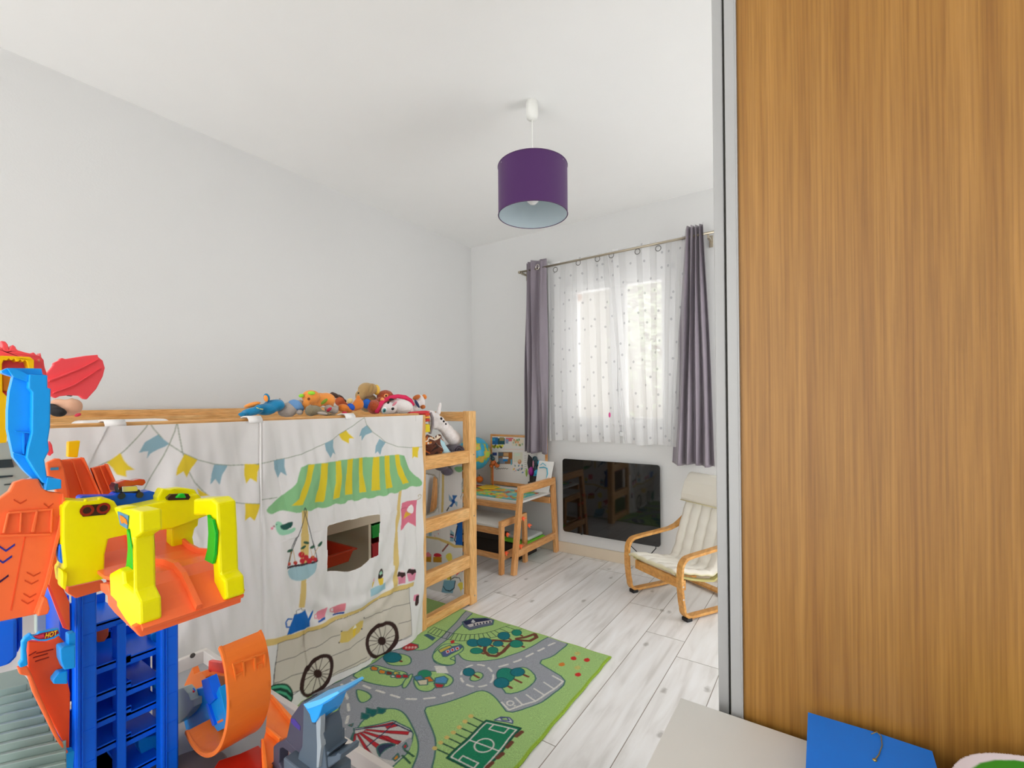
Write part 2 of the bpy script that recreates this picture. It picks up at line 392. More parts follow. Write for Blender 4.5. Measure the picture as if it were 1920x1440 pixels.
# window
pvc = mat('white_pvc', (.93, .93, .93), .3)
wn = bpy.data.objects.new('window_1', None); COL.objects.link(wn); wn.location = ((WX0+WX1)/2, YB+.09, WZ0); wn['kind'] = 'structure'
fr = MB(); y0, y1 = YB+.07, YB+.13
for a, b in (((WX0, y0, WZ0), (WX0+.045, y1, WZ1)), ((WX1-.045, y0, WZ0), (WX1, y1, WZ1)), ((WX0, y0, WZ0), (WX1, y1, WZ0+.045)), ((WX0, y0, WZ1-.05), (WX1, y1, WZ1))): fr.box(a, b)
fr.build('window_frame', pvc, wn, bevel=.005)
glass = bpy.data.materials.new('window_glass'); glass.use_nodes = True; nt = glass.node_tree
tr = nt.nodes.new('ShaderNodeBsdfTransparent'); gl = nt.nodes.new('ShaderNodeBsdfGlossy'); gl.inputs['Roughness'].default_value = .02; ms = nt.nodes.new('ShaderNodeMixShader'); ms.inputs[0].default_value = .06
nt.links.new(tr.outputs[0], ms.inputs[1]); nt.links.new(gl.outputs[0], ms.inputs[2]); nt.links.new(ms.outputs[0], nt.nodes['Material Output'].inputs['Surface'])
cx = (WX0+WX1)/2
for a, b in ((WX0+.046, cx-.002), (cx+.002, WX1-.046)):
    sh = MB(); z0, z1 = WZ0+.046, WZ1-.051; w = .062
    sh.box((a, y0-.02, z0), (a+w, y1-.01, z1)).box((b-w, y0-.02, z0), (b, y1-.01, z1)).box((a+w, y0-.02, z0), (b-w, y1-.01, z0+w)).box((a+w, y0-.02, z1-w), (b-w, y1-.01, z1))
    so = sh.build('window_sash', pvc, wn, bevel=.006)
    MB().box((a+w, y0+.01, z0+w), (b-w, y0+.016, z1-w)).build('window_pane', glass, so)
hd = MB(); hd.box((cx-.02, y0-.032, 1.52), (cx+.02, y0-.021, 1.60)).box((cx-.01, y0-.06, 1.49), (cx+.01, y0-.045, 1.6)).box((cx-.008, y0-.05, 1.575), (cx+.008, y0-.03, 1.595))
hd.build('window_handle', pvc, wn, bevel=.003)
sill = structure(MB().box((WX0, YB-.02, WZ0-.03), (WX1, YB+.07, WZ0-.001)), 'trim_1', pvc, bevel=.006)
# round sticker on the left pane
c = P(1085, 558, 'y', YB+.079)
st = MB().lathe([(0, 0), (.03, 0), (.03, -.002), (0, -.002)], (c[0], YB+.078, c[2]), ax=(0, 1, 0)).build('window_sticker', mat('peach_sticker', '#e8a886', .6), loc=(c[0], YB+.078, c[2]))
tag(st, 'round peach sticker stuck high on the left window pane', 'sticker')
# garden outside
bark = mat('bark', '#6b5b4b', .9, bump=.3); leaf = mat('leaves', '#b9c0a8', .7)
tr_ = thing('garden_tree', 'pale green tree growing outside behind the sheer curtains', 'tree', (-2.1, 8.5, -1.0))
MB().tube([(-2.1, 8.5, -1), (-2.05, 8.5, 1), (-2.0, 8.5, 2.4)], [.12, .1, .06]).tube([(-2.05, 8.5, 1.2), (-1.5, 8.4, 2.2), (-1.2, 8.4, 2.7)], [.07, .05, .03]).tube([(-2.05, 8.5, 1.5), (-2.8, 8.5, 2.5)], [.06, .03]).build('trunk', bark, tr_, smooth=True)
cr = MB()
for i in range(1400):
    t = random.random()*6.28; q = random.random()**.5*1.5; z = random.gauss(2.6, .7)
    c = Vector((-2.0+q*math.cos(t), 8.5+q*math.sin(t)*.5, z)); d = Vector((random.gauss(0, 1), random.gauss(0, 1), random.gauss(0, 1))).normalized()*.07; e = d.orthogonal().normalized()*.035
    cr.add([c-d, c+e, c+d, c-e], [(0, 1, 2, 3)])
cr.build('leaves', leaf, tr_, kind='stuff')
gw = MB().box((-9, 11, -1), (5, 11.2, 5.2)).build('garden_wall', mat('render_wall', '#8b867d', .9), loc=(-1, 11, -1)); tag(gw, 'pale rendered garden wall outside beyond the window', 'wall')

# ------------------------------------------------------------------ curtains
steel = mat('brushed_steel', '#b5ab98', .3, metal=.9); ringm = mat('ring_dark', '#6c6a66', .3, metal=.9)
rod = thing('curtain_rod', 'thin brushed metal curtain rod across the top of the window', 'curtain rod', (-1.36, 3.25, 2.31))
MB().tube([(-2.12, 3.25, 2.306), (-.42, 3.25, 2.322)], .0085, 12).build('rod', steel, rod, smooth=True)
MB().tube([(-2.135, 3.25, 2.306), (-2.118, 3.25, 2.306)], .012, 12).build('finial', steel, rod, smooth=True)
MB().tube([(-.42, 3.25, 2.322), (-.40, 3.25, 2.322)], .012, 12).build('finial', steel, rod, smooth=True)
for bx in (-2.105, -.64):
    MB().box((bx-.008, 3.25, 2.285), (bx+.008, YB-.002, 2.300)).box((bx-.012, YB-.01, 2.25), (bx+.012, YB-.002, 2.33)).box((bx-.006, 3.243, 2.285), (bx+.006, 3.257, 2.31)).build('bracket', steel, rod, bevel=.002)
satin = mat('mauve_satin', '#837983', .38, spec=.5, sheen=.3, bump=.12, bscale=30, var=.06)
lining = satin
def pleated(name, xt0, xt1, xb0, xb1, zt, zb, fold, depth, y, m, wob=.01, seed=0, n=240, parent=None, thick=.0015, zfun=None, loc=None, ph0=0.):
    s = Sheet(0, 1, 0, 1, 1/n, '#ffffff', ss=1)
    s.nv = 81; s.U, s.V = np.meshgrid(np.linspace(0, 1, s.nu), np.linspace(0, 1, 81)); s.c = np.ones(s.U.shape+(3,), np.float32)
    def fn(U, V):
        w = V; x0 = xt0+(xb0-xt0)*w; x1 = xt1+(xb1-xt1)*w
        ph = 2*math.pi*np.interp(U[0], np.linspace(0, 1, len(fold)), fold)[None, :]+ph0
        a = depth*(.75+.25*w)*(1+.25*np.sin(3*U*6.28+seed))
        X = x0+(x1-x0)*(U+.012*np.sin(2*ph+1)); Y = y+a*np.sin(ph+.4*np.sin(V*4+seed))+wob*np.sin(7*V+9*U+seed)
        Z = zt+(zb-zt)*w+.006*np.sin(11*U+seed)*w
        return X, Y, Z
    return s.build(name, fn, m, parent, thick=thick, loc=loc)
cl = thing('curtain', 'mauve satin eyelet curtain hanging left of the window', 'curtain', (-1.97, 3.25, .8), 'mauve satin curtains')
pleated('curtain_panel', -2.07, -1.868, -2.09, -1.862, 2.375, .80, [0, .9, 1.8, 2.3, 2.75, 3.0], .026, 3.25, satin, seed=1, parent=cl)
MB().tube([(-1.935+.021*math.cos(t)*.9, 3.222-.006*math.cos(t), 2.31+.021*math.sin(t)) for t in np.linspace(0, 6.283, 20, endpoint=False)], .004, 8, closed=True).build('eyelet', mat('eyelet_chrome', '#d7d2cb', .25, metal=.8), cl, smooth=True)
cr_ = thing('curtain', 'mauve satin eyelet curtain hanging right of the window beside the wardrobe', 'curtain', (-.73, 3.25, .78), 'mauve satin curtains')
pleated('curtain_panel', -.79, -.665, -.895, -.612, 2.385, .785, [0, .55, 1.5, 2.5, 3.5, 4.4], .032, 3.245, satin, seed=2, parent=cr_, ph0=1.2)
# sheers
def sheer_mat():
    M = bpy.data.materials.new('sheer_voile'); M.use_nodes = True; nt = M.node_tree; L = nt.links
    for n in list(nt.nodes):
        if n.type != 'OUTPUT_MATERIAL': nt.nodes.remove(n)
    tc = nt.nodes.new('ShaderNodeTexCoord'); sp = nt.nodes.new('ShaderNodeSeparateXYZ'); L.new(tc.outputs['Object'], sp.inputs[0]); cb0 = nt.nodes.new('ShaderNodeCombineXYZ'); L.new(sp.outputs[0], cb0.inputs[0]); L.new(sp.outputs[2], cb0.inputs[1])
    mp = nt.nodes.new('ShaderNodeMapping'); mp.inputs['Scale'].default_value = (11, 8.5, 1); L.new(cb0.outputs[0], mp.inputs['Vector'])
    vo = nt.nodes.new('ShaderNodeTexVoronoi'); vo.voronoi_dimensions = '2D'; vo.inputs['Scale'].default_value = 1; vo.inputs['Randomness'].default_value = .75; L.new(mp.outputs[0], vo.inputs['Vector'])
    lt = nt.nodes.new('ShaderNodeMath'); lt.operation = 'LESS_THAN'; L.new(vo.outputs['Distance'], lt.inputs[0]); lt.inputs[1].default_value = .08
    d = nt.nodes.new('ShaderNodeBsdfDiffuse'); t = nt.nodes.new('ShaderNodeBsdfTranslucent'); tp = nt.nodes.new('ShaderNodeBsdfTransparent')
    mc = nt.nodes.new('ShaderNodeMix'); mc.data_type = 'RGBA'; mc.inputs['A'].default_value = (.86, .86, .86, 1); mc.inputs['B'].default_value = (.52, .52, .54, 1); L.new(lt.outputs[0], mc.inputs['Factor'])
    L.new(mc.outputs['Result'], d.inputs['Color']); L.new(mc.outputs['Result'], t.inputs['Color'])
    m1 = nt.nodes.new('ShaderNodeMixShader'); m1.inputs[0].default_value = .27; L.new(d.outputs[0], m1.inputs[1]); L.new(t.outputs[0], m1.inputs[2])
    m2 = nt.nodes.new('ShaderNodeMixShader'); ma = nt.nodes.new('ShaderNodeMath'); ma.operation = 'MULTIPLY_ADD'; L.new(lt.outputs[0], ma.inputs[0]); ma.inputs[1].default_value = .1; ma.inputs[2].default_value = .70
    L.new(ma.outputs[0], m2.inputs[0]); L.new(tp.outputs[0], m2.inputs[1]); L.new(m1.outputs[0], m2.inputs[2]); L.new(m2.outputs[0], nt.nodes['Material Output'].inputs['Surface'])
    return M
SM = sheer_mat()
hem = mat('sheer_hem', '#d9d9da', .8)
s1 = thing('sheer_curtain', 'left white sheer curtain with small grey dots', 'curtain', (-1.6, 3.285, .9), 'dotted white sheer curtains')
pleated('sheer_panel', -1.885, -1.335, -1.885, -1.285, 2.345, .905, [0, 1.2, 2.2, 3.4, 4.6, 6], .012, 3.297, SM, wob=.004, seed=5, parent=s1, thick=0)
s2 = thing('sheer_curtain', 'right white sheer curtain with small grey dots', 'curtain', (-1.1, 3.275, .9), 'dotted white sheer curtains')
pleated('sheer_panel', -1.365, -.785, -1.245, -.86, 2.345, .905, [0, 1.5, 2.2, 3.4, 4.4, 6], .012, 3.272, SM, wob=.005, seed=7, parent=s2, thick=0)
for px, py, prnt in ((1041, 507, s1), (1084, 494, s1), (1120, 487, s1), (1146, 480, s1), (1195, 473, s2), (1234, 467, s2)):
    c = P(px, py, 'y', 3.25)
    MB().tube([(c[0]+.019*math.cos(t), 3.252, c[2]+.006+.019*math.sin(t)) for t in np.linspace(0, 6.283, 20, endpoint=False)], .0028, 6, closed=True).build('curtain_ring', ringm, prnt, smooth=True)
c = P(1143, 778, 'y', 3.25)
clip = thing('curtain_clip', 'tiny pink clip and cord hanging between the sheer curtains', 'clip', tuple(c))
MB().ball((c[0], 3.25, c[2]), (.008, .006, .02)).build('clip', mat('pink_plastic', '#d2418e', .4), clip, smooth=True)
MB().tube([(c[0], 3.25, c[2]+.02), (c[0]-.01, 3.252, c[2]+.15)], .0015, 6).tube([(c[0], 3.25, c[2]-.02), (c[0]+.015, 3.25, c[2]-.07), (c[0]+.03, 3.25, c[2]-.09)], .0015, 6).build('cord', mat('cord_white', '#d8d8d6', .6), clip)

# ------------------------------------------------------------------ pendant lamp
lp = thing('pendant_lamp', 'purple drum pendant lamp hanging from the ceiling', 'lamp', (-1.153, 1.885, ZC))
lx, ly = -1.155, 1.885
wp = mat('white_plastic', (.9, .9, .88), .4)
MB().lathe([(0, 0), (.012, 0), (.026, .01), (.029, .03), (.029, .088), (.026, .09)], (lx, ly, ZC-.09), 24).build('ceiling_cup', wp, lp, smooth=True)
MB().tube([(lx, ly, ZC-.09), (lx, ly, 2.30)], .0028, 6).build('cord', wp, lp)
rs, zt_, zb_ = .165, 2.335, 2.105
shade = mat('purple_fabric', '#4e2c5e', .8, spec=.2, sheen=.2, bump=.1, bscale=400)
so = MB().lathe([(rs, zb_), (rs, zt_)], (lx, ly, 0), 64).build('lamp_shade', shade, lp, smooth=True)
MB().lathe([(rs-.003, zt_), (rs-.003, zb_)], (lx, ly, 0), 64).build('shade_lining', mat('shade_inner', '#b4c2c8', .6), lp, smooth=True)
for z in (zt_, zb_): MB().tube([(lx+rs*math.cos(t), ly+rs*math.sin(t), z) for t in np.linspace(0, 6.283, 64, endpoint=False)], .0022, 6, closed=True).build('shade_rim', mat('shade_edge', '#4a2a55', .6), lp, smooth=True)
sp = MB()
for k in range(3):
    t = k*2.094; sp.tube([(lx, ly, 2.29), (lx+rs*math.cos(t), ly+rs*math.sin(t), zt_-.01)], .0025, 6)
sp.build('shade_spider', wp, lp)
MB().lathe([(0, .0), (.019, 0), (.019, -.05), (0, -.05)], (lx, ly, 2.31), 20).build('lamp_socket', wp, lp, smooth=True)
MB().lathe([(.013, 0), (.015, -.02), (.028, -.05), (.031, -.07), (.026, -.092), (.012, -.102), (0, -.104)], (lx, ly, 2.26), 24).build('bulb', mat('bulb_glass', '#f3f3f3', .15, coat=.5), lp, smooth=True)

# ------------------------------------------------------------------ radiator
rad = thing('panel_heater', 'black glass panel heater mounted on the wall below the window', 'heater', (-1.37, 3.3, .18))
pts = []
x0, x1, z0, z1, r = -1.757, -.985, .185, .763, .022
for cx_, cz, a0 in ((x1-r, z1-r, 0), (x0+r, z1-r, 90), (x0+r, z0+r, 180), (x1-r, z0+r, 270)):
    for k in range(6): t = math.radians(a0+k*18); pts.append((cx_+r*math.cos(t), 3.290, cz+r*math.sin(t)))
MB().prism(pts, (0, .012, 0)).build('glass_front', mat('black_glass', '#0b0c0e', .04, spec=.6, coat=.3), rad)
MB().box((x0+.05, 3.303, z0+.05), (x1-.05, YB-.003, z1-.05)).build('heater_body', mat('dark_metal', '#2a2a2c', .5), rad, bevel=.004)
MB().tube([(-1.03, 3.31, .235), (-1.02, 3.30, .17), (-1.05, 3.28, .13), (-1.12, 3.26, .115), (-1.2, 3.29, .16), (-1.28, 3.31, .22)], .0035, 8).build('power_cable', mat('black_rubber', '#17171a', .6), rad, smooth=True)
MB().tube([(-1.6, 3.3, .19), (-1.6, 3.3, .178)], .008).build('foot_knob', mat('dark_metal', '#2a2a2c'), rad)

# ------------------------------------------------------------------ wardrobe
oak = wood('oak_door', ['#8c5e24', '#9c6e2e', '#aa7b3a'], 'Z', .45, .42, 60, bands=(-.16, 1.05, [(0, .96), (.075, 1.08), (.15, 1.0), (.255, .93), (.37, 1.0), (.52, .96), (.7, 1.04)]))
alu = mat('white_profile', '#a2a2a1', .35, var=.02)
wd = thing('wardrobe', 'tall wardrobe with oak sliding door and white edge profile', 'wardrobe', (.4, 1.3, 0))
wx = P(1341, 700, 'y', 1.03)[0]; wx2 = P(1369, 1300, 'y', 1.005)[0]; wx3 = P(1384, 700, 'y', 1.005)[0]
MB().box((wx, 1.03, 0), (wx+.02, 1.62, 2.36)).build('side_panel', alu, wd, bevel=.002)
MB().box((wx+.02, 1.6, 0), (XR-.01, 1.62, 2.36)).box((wx+.02, 1.06, 0), (XR-.01, 1.6, .06)).box((wx+.02, 1.06, 2.34), (XR-.01, 1.6, 2.36)).box((XR-.03, 1.05, .06), (XR-.01, 1.6, 2.34)).build('carcass', alu, wd)
db = MB().box((wx3, 1.008, .03), (XR-.05, 1.026, 2.34)).build('sliding_door', oak, wd)
MB().box((wx2+.002, 1.002, .03), (wx3+.0005, 1.028, 2.34)).box((wx3+.0002, .9995, .03), (wx3+.0035, 1.008, 2.34)).build('door_profile', alu, db, bevel=.001)
MB().box((wx+.021, 1.03, .06), (wx2+.003, 1.05, 2.34)).build('gap_shade_strip', mat('black_gap', '#222018', .8), wd)  # black strip standing in for the shade in the gap beside the door
# white low cabinet in front
lam = mat('white_laminate', '#dedcd6', .45, var=.02)
cb = thing('low_cabinet', 'white low cabinet standing in front of the oak wardrobe door', 'cabinet', (.35, .7, 0))
Zc = .60; a = P(1276, 1307.5, 'z', Zc); 
MB().box((a[0], -.2, Zc-.022), (1.0, a[1], Zc)).build('cabinet_top', lam, cb, bevel=.002)
MB().box((a[0]+.012, -.18, 0), (a[0]+.03, a[1]-.01, Zc-.022)).box((.97, -.18, 0), (.99, a[1]-.01, Zc-.022)).box((a[0]+.03, a[1]-.03, 0), (.97, a[1]-.01, Zc-.022)).box((a[0]+.03, -.18, .06), (.97, a[1]-.03, .08)).build('cabinet_body', lam, cb)
# blue card folder with elastic
bxw = MB().box((.0, .55, Zc+.0005), (.62, .955, Zc+.046)).build('flat_white_box', lam, loc=(.3, .75, Zc), bevel=.002)
tag(bxw, 'flat white box on the low cabinet beneath the blue folder', 'box')
ZF = Zc+.053
fp = [P(x, y, 'z', ZF) for x, y in ((1515, 1338.5), (1634, 1374), (1700, 1396), (1748, 1412), (1756, 1440), (1790, 1560), (1507, 1560), (1511, 1440))]
fo = thing('blue_folder', 'blue card folder with elastic cord lying above the white cabinet', 'folder', (fp[0][0], fp[0][1], ZF-.005))
b_ = MB().prism(fp, (0, 0, .003)); b_.build('cover', mat('blue_card', '#087ff2', .5, var=.05), fo)
b2 = MB().prism([p-np.array([0, .004, .004]) for p in fp], (0, 0, .003)).build('cover', mat('blue_card', '#087ff2'), fo)
el = [P(x, y, 'z', ZF+.0045) for x, y in ((1634, 1376), (1644, 1372), (1652, 1380), (1654, 1398), (1648, 1415), (1640, 1425))]
MB().tube(el, .0008, 6).build('elastic', mat('gold_cord', '#8a7a4a', .5), fo, smooth=True)
MB().ball(el[-1], (.003, .003, .002)).build('elastic_knob', mat('brass', '#b9a05c', .3, metal=.8), fo, smooth=True)
# patterned round plate
Zc = Zc+.047; pc = np.array([.266, .846, Zc])
pl = thing('paper_plate', 'round white plate with green and orange leaf print at the frame corner', 'plate', (pc[0], pc[1], Zc))
rr = .133
sh = Sheet(-rr, rr, -rr, rr, .0016, '#ece4ee', ss=2)
sh.oval(rr*.03, .002, rr*.92, rr*.93, '#3f9a2c', raw=True).oval(rr*.12, 0, rr*.85, rr*.87, '#c9d536', raw=True)
for k in range(50):
    t = random.random()*6.28; q = rr*(.3+.65*random.random()); sh.oval(q*math.cos(t), q*math.sin(t), .014, .004, random.choice(['#e8731c', '#2f8a2a', '#f0b21f', '#cf3a20', '#6fb02c']), rot=random.random()*3, raw=True)
hc = [(rr*math.cos(t), rr*math.sin(t)) for t in np.linspace(0, 6.283, 60, endpoint=False)]
def plate_fn(U, V):
    q = np.hypot(U, V)/rr; return U+pc[0], V+pc[1], Zc+.040+.006*np.clip((q-.7)/.3, 0, 1)**1.5
big = [(-9, -9), (9, -9), (9, 9), (-9, 9)]
MB().lathe([(0, 0), (.06, 0), (.07, .038), (0, .038)], (pc[0], pc[1], Zc), 32).build('plate_foot', mat('card_pale', '#ece4ee', .5), pl)
sh.build('plate_face', plate_fn, printmat('printed_card', .45), pl, hole=big+[(-9, -9)]+hc+[hc[0]]+[(-9, -9)], thick=.001)
# ------------------------------------------------------------------ rug
def rug_uv(x, y): p = P(x, y, 'z', .006); return p[0], p[1]
RX1, RY1 = -.858, 2.075
G, GY, OUT, WH = '#b6de8c', '#aeb2ba', '#4a7c76', '#f2f0ea'
rug = Sheet(-2.18, RX1, .95, RY1, .0022, G, rug_uv)
def c3(pts): return T(pts, 600, 1120, 3.4286)
def rp(pts, col, out=OUT, sm=2, ow=.006): rug.poly(c3(pts), col, out=out, ow=ow, smooth=sm)
def rl_(pts, w, col, dash=None): rug.line(c3(pts), w, col, dash=dash)
def ro(x, y, rx, ry, col, rot=0, out=None, ow=.004):
    q = [(x+rx*math.cos(t)*math.cos(rot)-ry*math.sin(t)*math.sin(rot), y+rx*math.cos(t)*math.sin(rot)+ry*math.sin(t)*math.cos(rot)) for t in np.linspace(0, 6.283, 24, endpoint=False)]
    rug.poly(c3(q), col, out=out, ow=ow)
rp([(965, 60), (1000, 85), (900, 190), (835, 260), (775, 310), (735, 345), (722, 385), (735, 425), (800, 445), (862, 440), (872, 405), (862, 370), (890, 365), (915, 400), (960, 415), (1040, 418), (1150, 402), (1270, 365), (1370, 318), (1440, 275), (1475, 255), (1595, 295), (1575, 325), (1500, 380), (1400, 418), (1470, 465), (1578, 530), (1560, 580), (1450, 665), (1330, 722), (1205, 750), (1170, 700), (1130, 650), (1085, 615), (1030, 605), (940, 635), (830, 680), (735, 702), (665, 718), (690, 790), (725, 860), (748, 930), (740, 1010), (715, 1110), (700, 1250), (0, 1250), (-200, 900), (-100, 620), (100, 560), (200, 500), (330, 440), (420, 370), (520, 330), (640, 350), (700, 330), (780, 260), (870, 170)], GY, sm=1)
rp([(330, 445), (370, 440), (470, 470), (560, 485), (560, 520), (540, 560), (500, 582), (420, 578), (330, 560), (235, 525), (200, 500)], G)
rp([(-200, 640), (0, 635), (100, 575), (128, 640), (125, 720), (95, 800), (60, 872), (-50, 900)], G)
rp([(600, 495), (572, 502), (535, 555), (528, 585), (548, 592), (575, 560)], G)
rp([(595, 525), (640, 490), (720, 480), (800, 490), (860, 520), (855, 555), (810, 585), (740, 575), (720, 605), (660, 612), (615, 590)], G)
rp([(232, 602), (250, 598), (300, 612), (335, 640), (315, 668), (270, 686), (245, 665)], G, sm=1)
rp([(745, 350), (790, 308), (850, 300), (900, 303), (925, 325), (915, 352), (860, 385), (830, 400), (870, 412), (868, 435), (820, 442), (760, 428), (722, 400), (722, 370)], G)
rp([(420, 372), (500, 365), (570, 378), (592, 405), (580, 435), (520, 446), (450, 440), (415, 415)], G)
rp([(965, 515), (1000, 480), (1045, 490), (1048, 515), (1010, 545), (965, 542)], G)
rp([(1125, 545), (1160, 490), (1290, 450), (1340, 462), (1392, 518), (1375, 562), (1290, 612), (1200, 630), (1175, 595)], G, sm=1)
rp([(240, 850), (270, 800), (330, 760), (410, 725), (480, 720), (540, 745), (590, 820), (632, 920), (630, 1010), (590, 1120), (520, 1250), (330, 1150), (200, 990), (215, 900)], G)
rp([(185, 950), (215, 880), (225, 870), (205, 930), (200, 985)], G, sm=0)
rl_([(205, 535), (320, 590), (430, 625), (540, 655), (640, 662), (740, 650), (870, 615)], .011, WH, (.04, .035))
rl_([(140, 565), (175, 650), (185, 740), (165, 840), (120, 910)], .011, WH, (.04, .035))
rl_([(1155, 450), (1280, 410), (1400, 350), (1525, 290)], .011, WH, (.04, .035))
rl_([(1010+104*math.cos(t), 510+72*math.sin(t)) for t in np.linspace(.2, 6.4, 40)], .010, WH, (.03, .028))
for k in range(6): rl_([(742+k*3, 450+k*8), (800+k*4, 450+k*8)], .010, WH)
# parking bays
rl_([(1170, 680), (1215, 728), (1380, 672), (1500, 600), (1560, 545), (1495, 510)], .008, WH)
for a, b in (((1255, 650), (1305, 698)), ((1325, 630), (1378, 668)), ((1378, 592), (1440, 632)), ((1440, 552), (1500, 590))): rl_([a, b], .007, WH)
ro(1225, 685, 22, 14, None, out=WH, ow=.006); ro(1255, 702, 8, 5, WH)
# railway
up_ = [(735, 195), (780, 212), (850, 235), (920, 245), (990, 243), (1060, 234), (1130, 215), (1230, 180)]
lo_ = [(690, 228), (745, 252), (820, 275), (900, 285), (990, 283), (1080, 270), (1180, 245), (1310, 202)]
rl_(up_, .004, '#2a4a46'); rl_(lo_, .004, '#2a4a46')
ui = np.interp; ux, uy = zip(*up_); lx_, ly_ = zip(*lo_)
for t in np.linspace(0, 1, 20):
    k = t*7; rl_([(ui(k, range(8), ux), ui(k, range(8), uy)), (ui(k, range(8), lx_), ui(k, range(8), ly_))], .004, '#2a4a46')
# church, station, fire truck, playhouses
rp([(915, 160), (985, 138), (1085, 135), (1118, 142), (1112, 180), (960, 215), (925, 190)], '#6e7790', sm=0)
rp([(920, 158), (985, 145), (1060, 138), (1095, 150), (1000, 168), (940, 180)], '#2b3358', None, sm=0)
rp([(945, 180), (1010, 165), (1100, 150), (1105, 165), (960, 195)], '#e7e3e0', None, sm=0)
rp([(968, 165), (985, 140), (1005, 162), (990, 172)], '#d8dbe4', '#2b3358', sm=0)
for k in range(6): rp([(985+k*20, 177-k*4), (996+k*20, 175-k*4), (998+k*20, 186-k*4), (987+k*20, 188-k*4)], '#2b3358', None, sm=0)
rp([(670, 245), (690, 238), (740, 265), (725, 282)], '#4d6b8a', sm=0)
rp([(790, 385), (775, 350), (830, 325), (905, 308), (915, 322), (890, 345), (815, 385)], '#5f6aa0', sm=0)
rp([(762, 345), (835, 312), (850, 325), (775, 362)], '#dcc65a', sm=0)
for k in range(3): rp([(812+k*30, 350-k*11), (828+k*30, 343-k*11), (834+k*30, 358-k*11), (817+k*30, 365-k*11)], '#d8363b', '#ffffff', sm=0, ow=.003)
rp([(835, 285), (860, 278), (865, 295), (842, 302)], '#d8363b', None, sm=0)
rp([(520, 335), (545, 310), (575, 295), (630, 310), (632, 330), (600, 345), (560, 350)], '#c9303a', sm=0)
for k in range(4): rp([(545+k*20, 322), (558+k*20, 318), (562+k*20, 332), (548+k*20, 336)], '#f0b8b0', None, sm=0)
for x, y, w, c in ((350, 462, 50, '#ee8a2d'), (400, 482, 48, '#f0932f'), (445, 490, 46, '#8a3a2c'), (490, 492, 40, '#e8cf54'), (505, 512, 46, '#d8363b'), (548, 512, 44, '#c92f3c'), (470, 512, 30, '#e8e3da')):
    rp([(x-w/2, y), (x-w/4, y-w*.32), (x+w/2, y-w*.1), (x+w*.4, y+w*.3), (x-w*.3, y+w*.28)], c, sm=0)
ro(672, 498, 45, 26, '#2f9a72', out=OUT); rp([(600, 515), (650, 505), (665, 530), (615, 540)], '#4f8fc4', sm=0)
rp([(665, 520), (705, 512), (735, 545), (690, 548)], '#e8812f', sm=0); rp([(620, 540), (690, 530), (690, 565), (640, 570)], '#e9dfc3', sm=0)
rp([(740, 525), (800, 512), (825, 530), (810, 560), (735, 555)], '#5aa0d2', sm=0); rp([(730, 555), (800, 565), (785, 585), (745, 585)], '#cf3540', sm=0)
# trees
TE, TG, BR = '#1f7f8c', '#25937b', '#8a4a3c'
def tree(x, y, rx, ry, c, tx=26, ty=14):
    rl_([(x, y), (x+rx+tx, y+ry*.8+ty)], .012, BR); ro(x, y, rx, ry, c, out='#1c5a60')
tree(465, 392, 60, 32, TE, 0, 0); tree(955, 485, 38, 26, TE); tree(1195, 505, 60, 48, TG, 40, 10); tree(1270, 485, 45, 28, TE, 25, 10); tree(1165, 555, 50, 33, TE, 15, 8)
path = [(1265, 270), (1320, 260), (1380, 238), (1392, 262), (1350, 285), (1290, 280), (1225, 285), (1110, 282), (1065, 310), (1055, 350), (1085, 378), (1130, 382), (1180, 355), (1225, 300)]
rl_(path, .020, '#7d4a3a')
for x, y, rx, ry, c in ((985, 297, 42, 24, TE), (1058, 292, 48, 28, TE), (1180, 252, 40, 24, TE), (1265, 232, 32, 20, TG), (1145, 303, 32, 18, TE), (1262, 302, 42, 24, TG), (1112, 345, 34, 22, TG), (1005, 348, 40, 20, TG)): tree(x, y, rx, ry, c, 6, 4)
for x, y, s_ in ((330, 745, 1.2), (290, 770, .9), (395, 735, .9)):
    rp([(x-30*s_, y+18*s_), (x-25*s_, y-25*s_), (x, y-18*s_), (x+35*s_, y-15*s_), (x+28*s_, y+8*s_), (x+8*s_, y+22*s_)], '#1f7470', sm=0)
# leaves at the right
for x, y, c in ((1630, 398, '#e23b35'), (1718, 407, '#e23b35'), (1660, 502, '#e23b35'), (1553, 437, '#ee9440'), (1655, 366, '#d6d27c'), (1655, 457, '#d6d27c')):
    ro(x, y, 20, 12, c); ro(x+6, y-8, 6, 6, c)
# red signs at the left
rp([(15, 730), (60, 715), (75, 735), (25, 762)], '#e2353b'); rp([(-20, 800), (10, 785), (25, 810), (0, 840)], '#d8363b'); rl_([(30, 770), (75, 795)], .016, '#6f7f70')
rp([(185, 828), (212, 818), (205, 838)], '#d8363b', sm=0)
# circus tent
rp([(218, 850), (280, 842), (470, 800), (580, 850), (600, 880), (590, 930), (560, 1010), (470, 1097), (400, 1140), (280, 1120), (200, 1000), (225, 900)], '#e0dcd8', sm=0)
apex = (232, 872)
def stripe(a, b, c, d): rp([a, b, c, d], '#d6323c', '#8c2430', sm=0, ow=.003)
stripe((285, 845), (310, 840), (470, 810), (480, 830)); stripe((285, 862), (300, 855), (575, 870), (565, 890)); stripe((270, 875), (285, 868), (520, 930), (500, 950))
stripe((250, 880), (262, 875), (400, 965), (375, 985)); stripe((235, 885), (245, 882), (365, 1060), (340, 1075)); stripe((225, 885), (232, 885), (230, 985), (205, 985))
stripe((415, 830), (470, 815), (500, 835), (430, 850)); stripe((380, 890), (430, 895), (515, 940), (480, 950)); stripe((262, 985), (300, 975), (370, 1070), (320, 1060))
rp([(370, 1000), (365, 970), (400, 945), (460, 940), (490, 955), (430, 975), (400, 1010), (390, 1040)], '#39435f', sm=1)
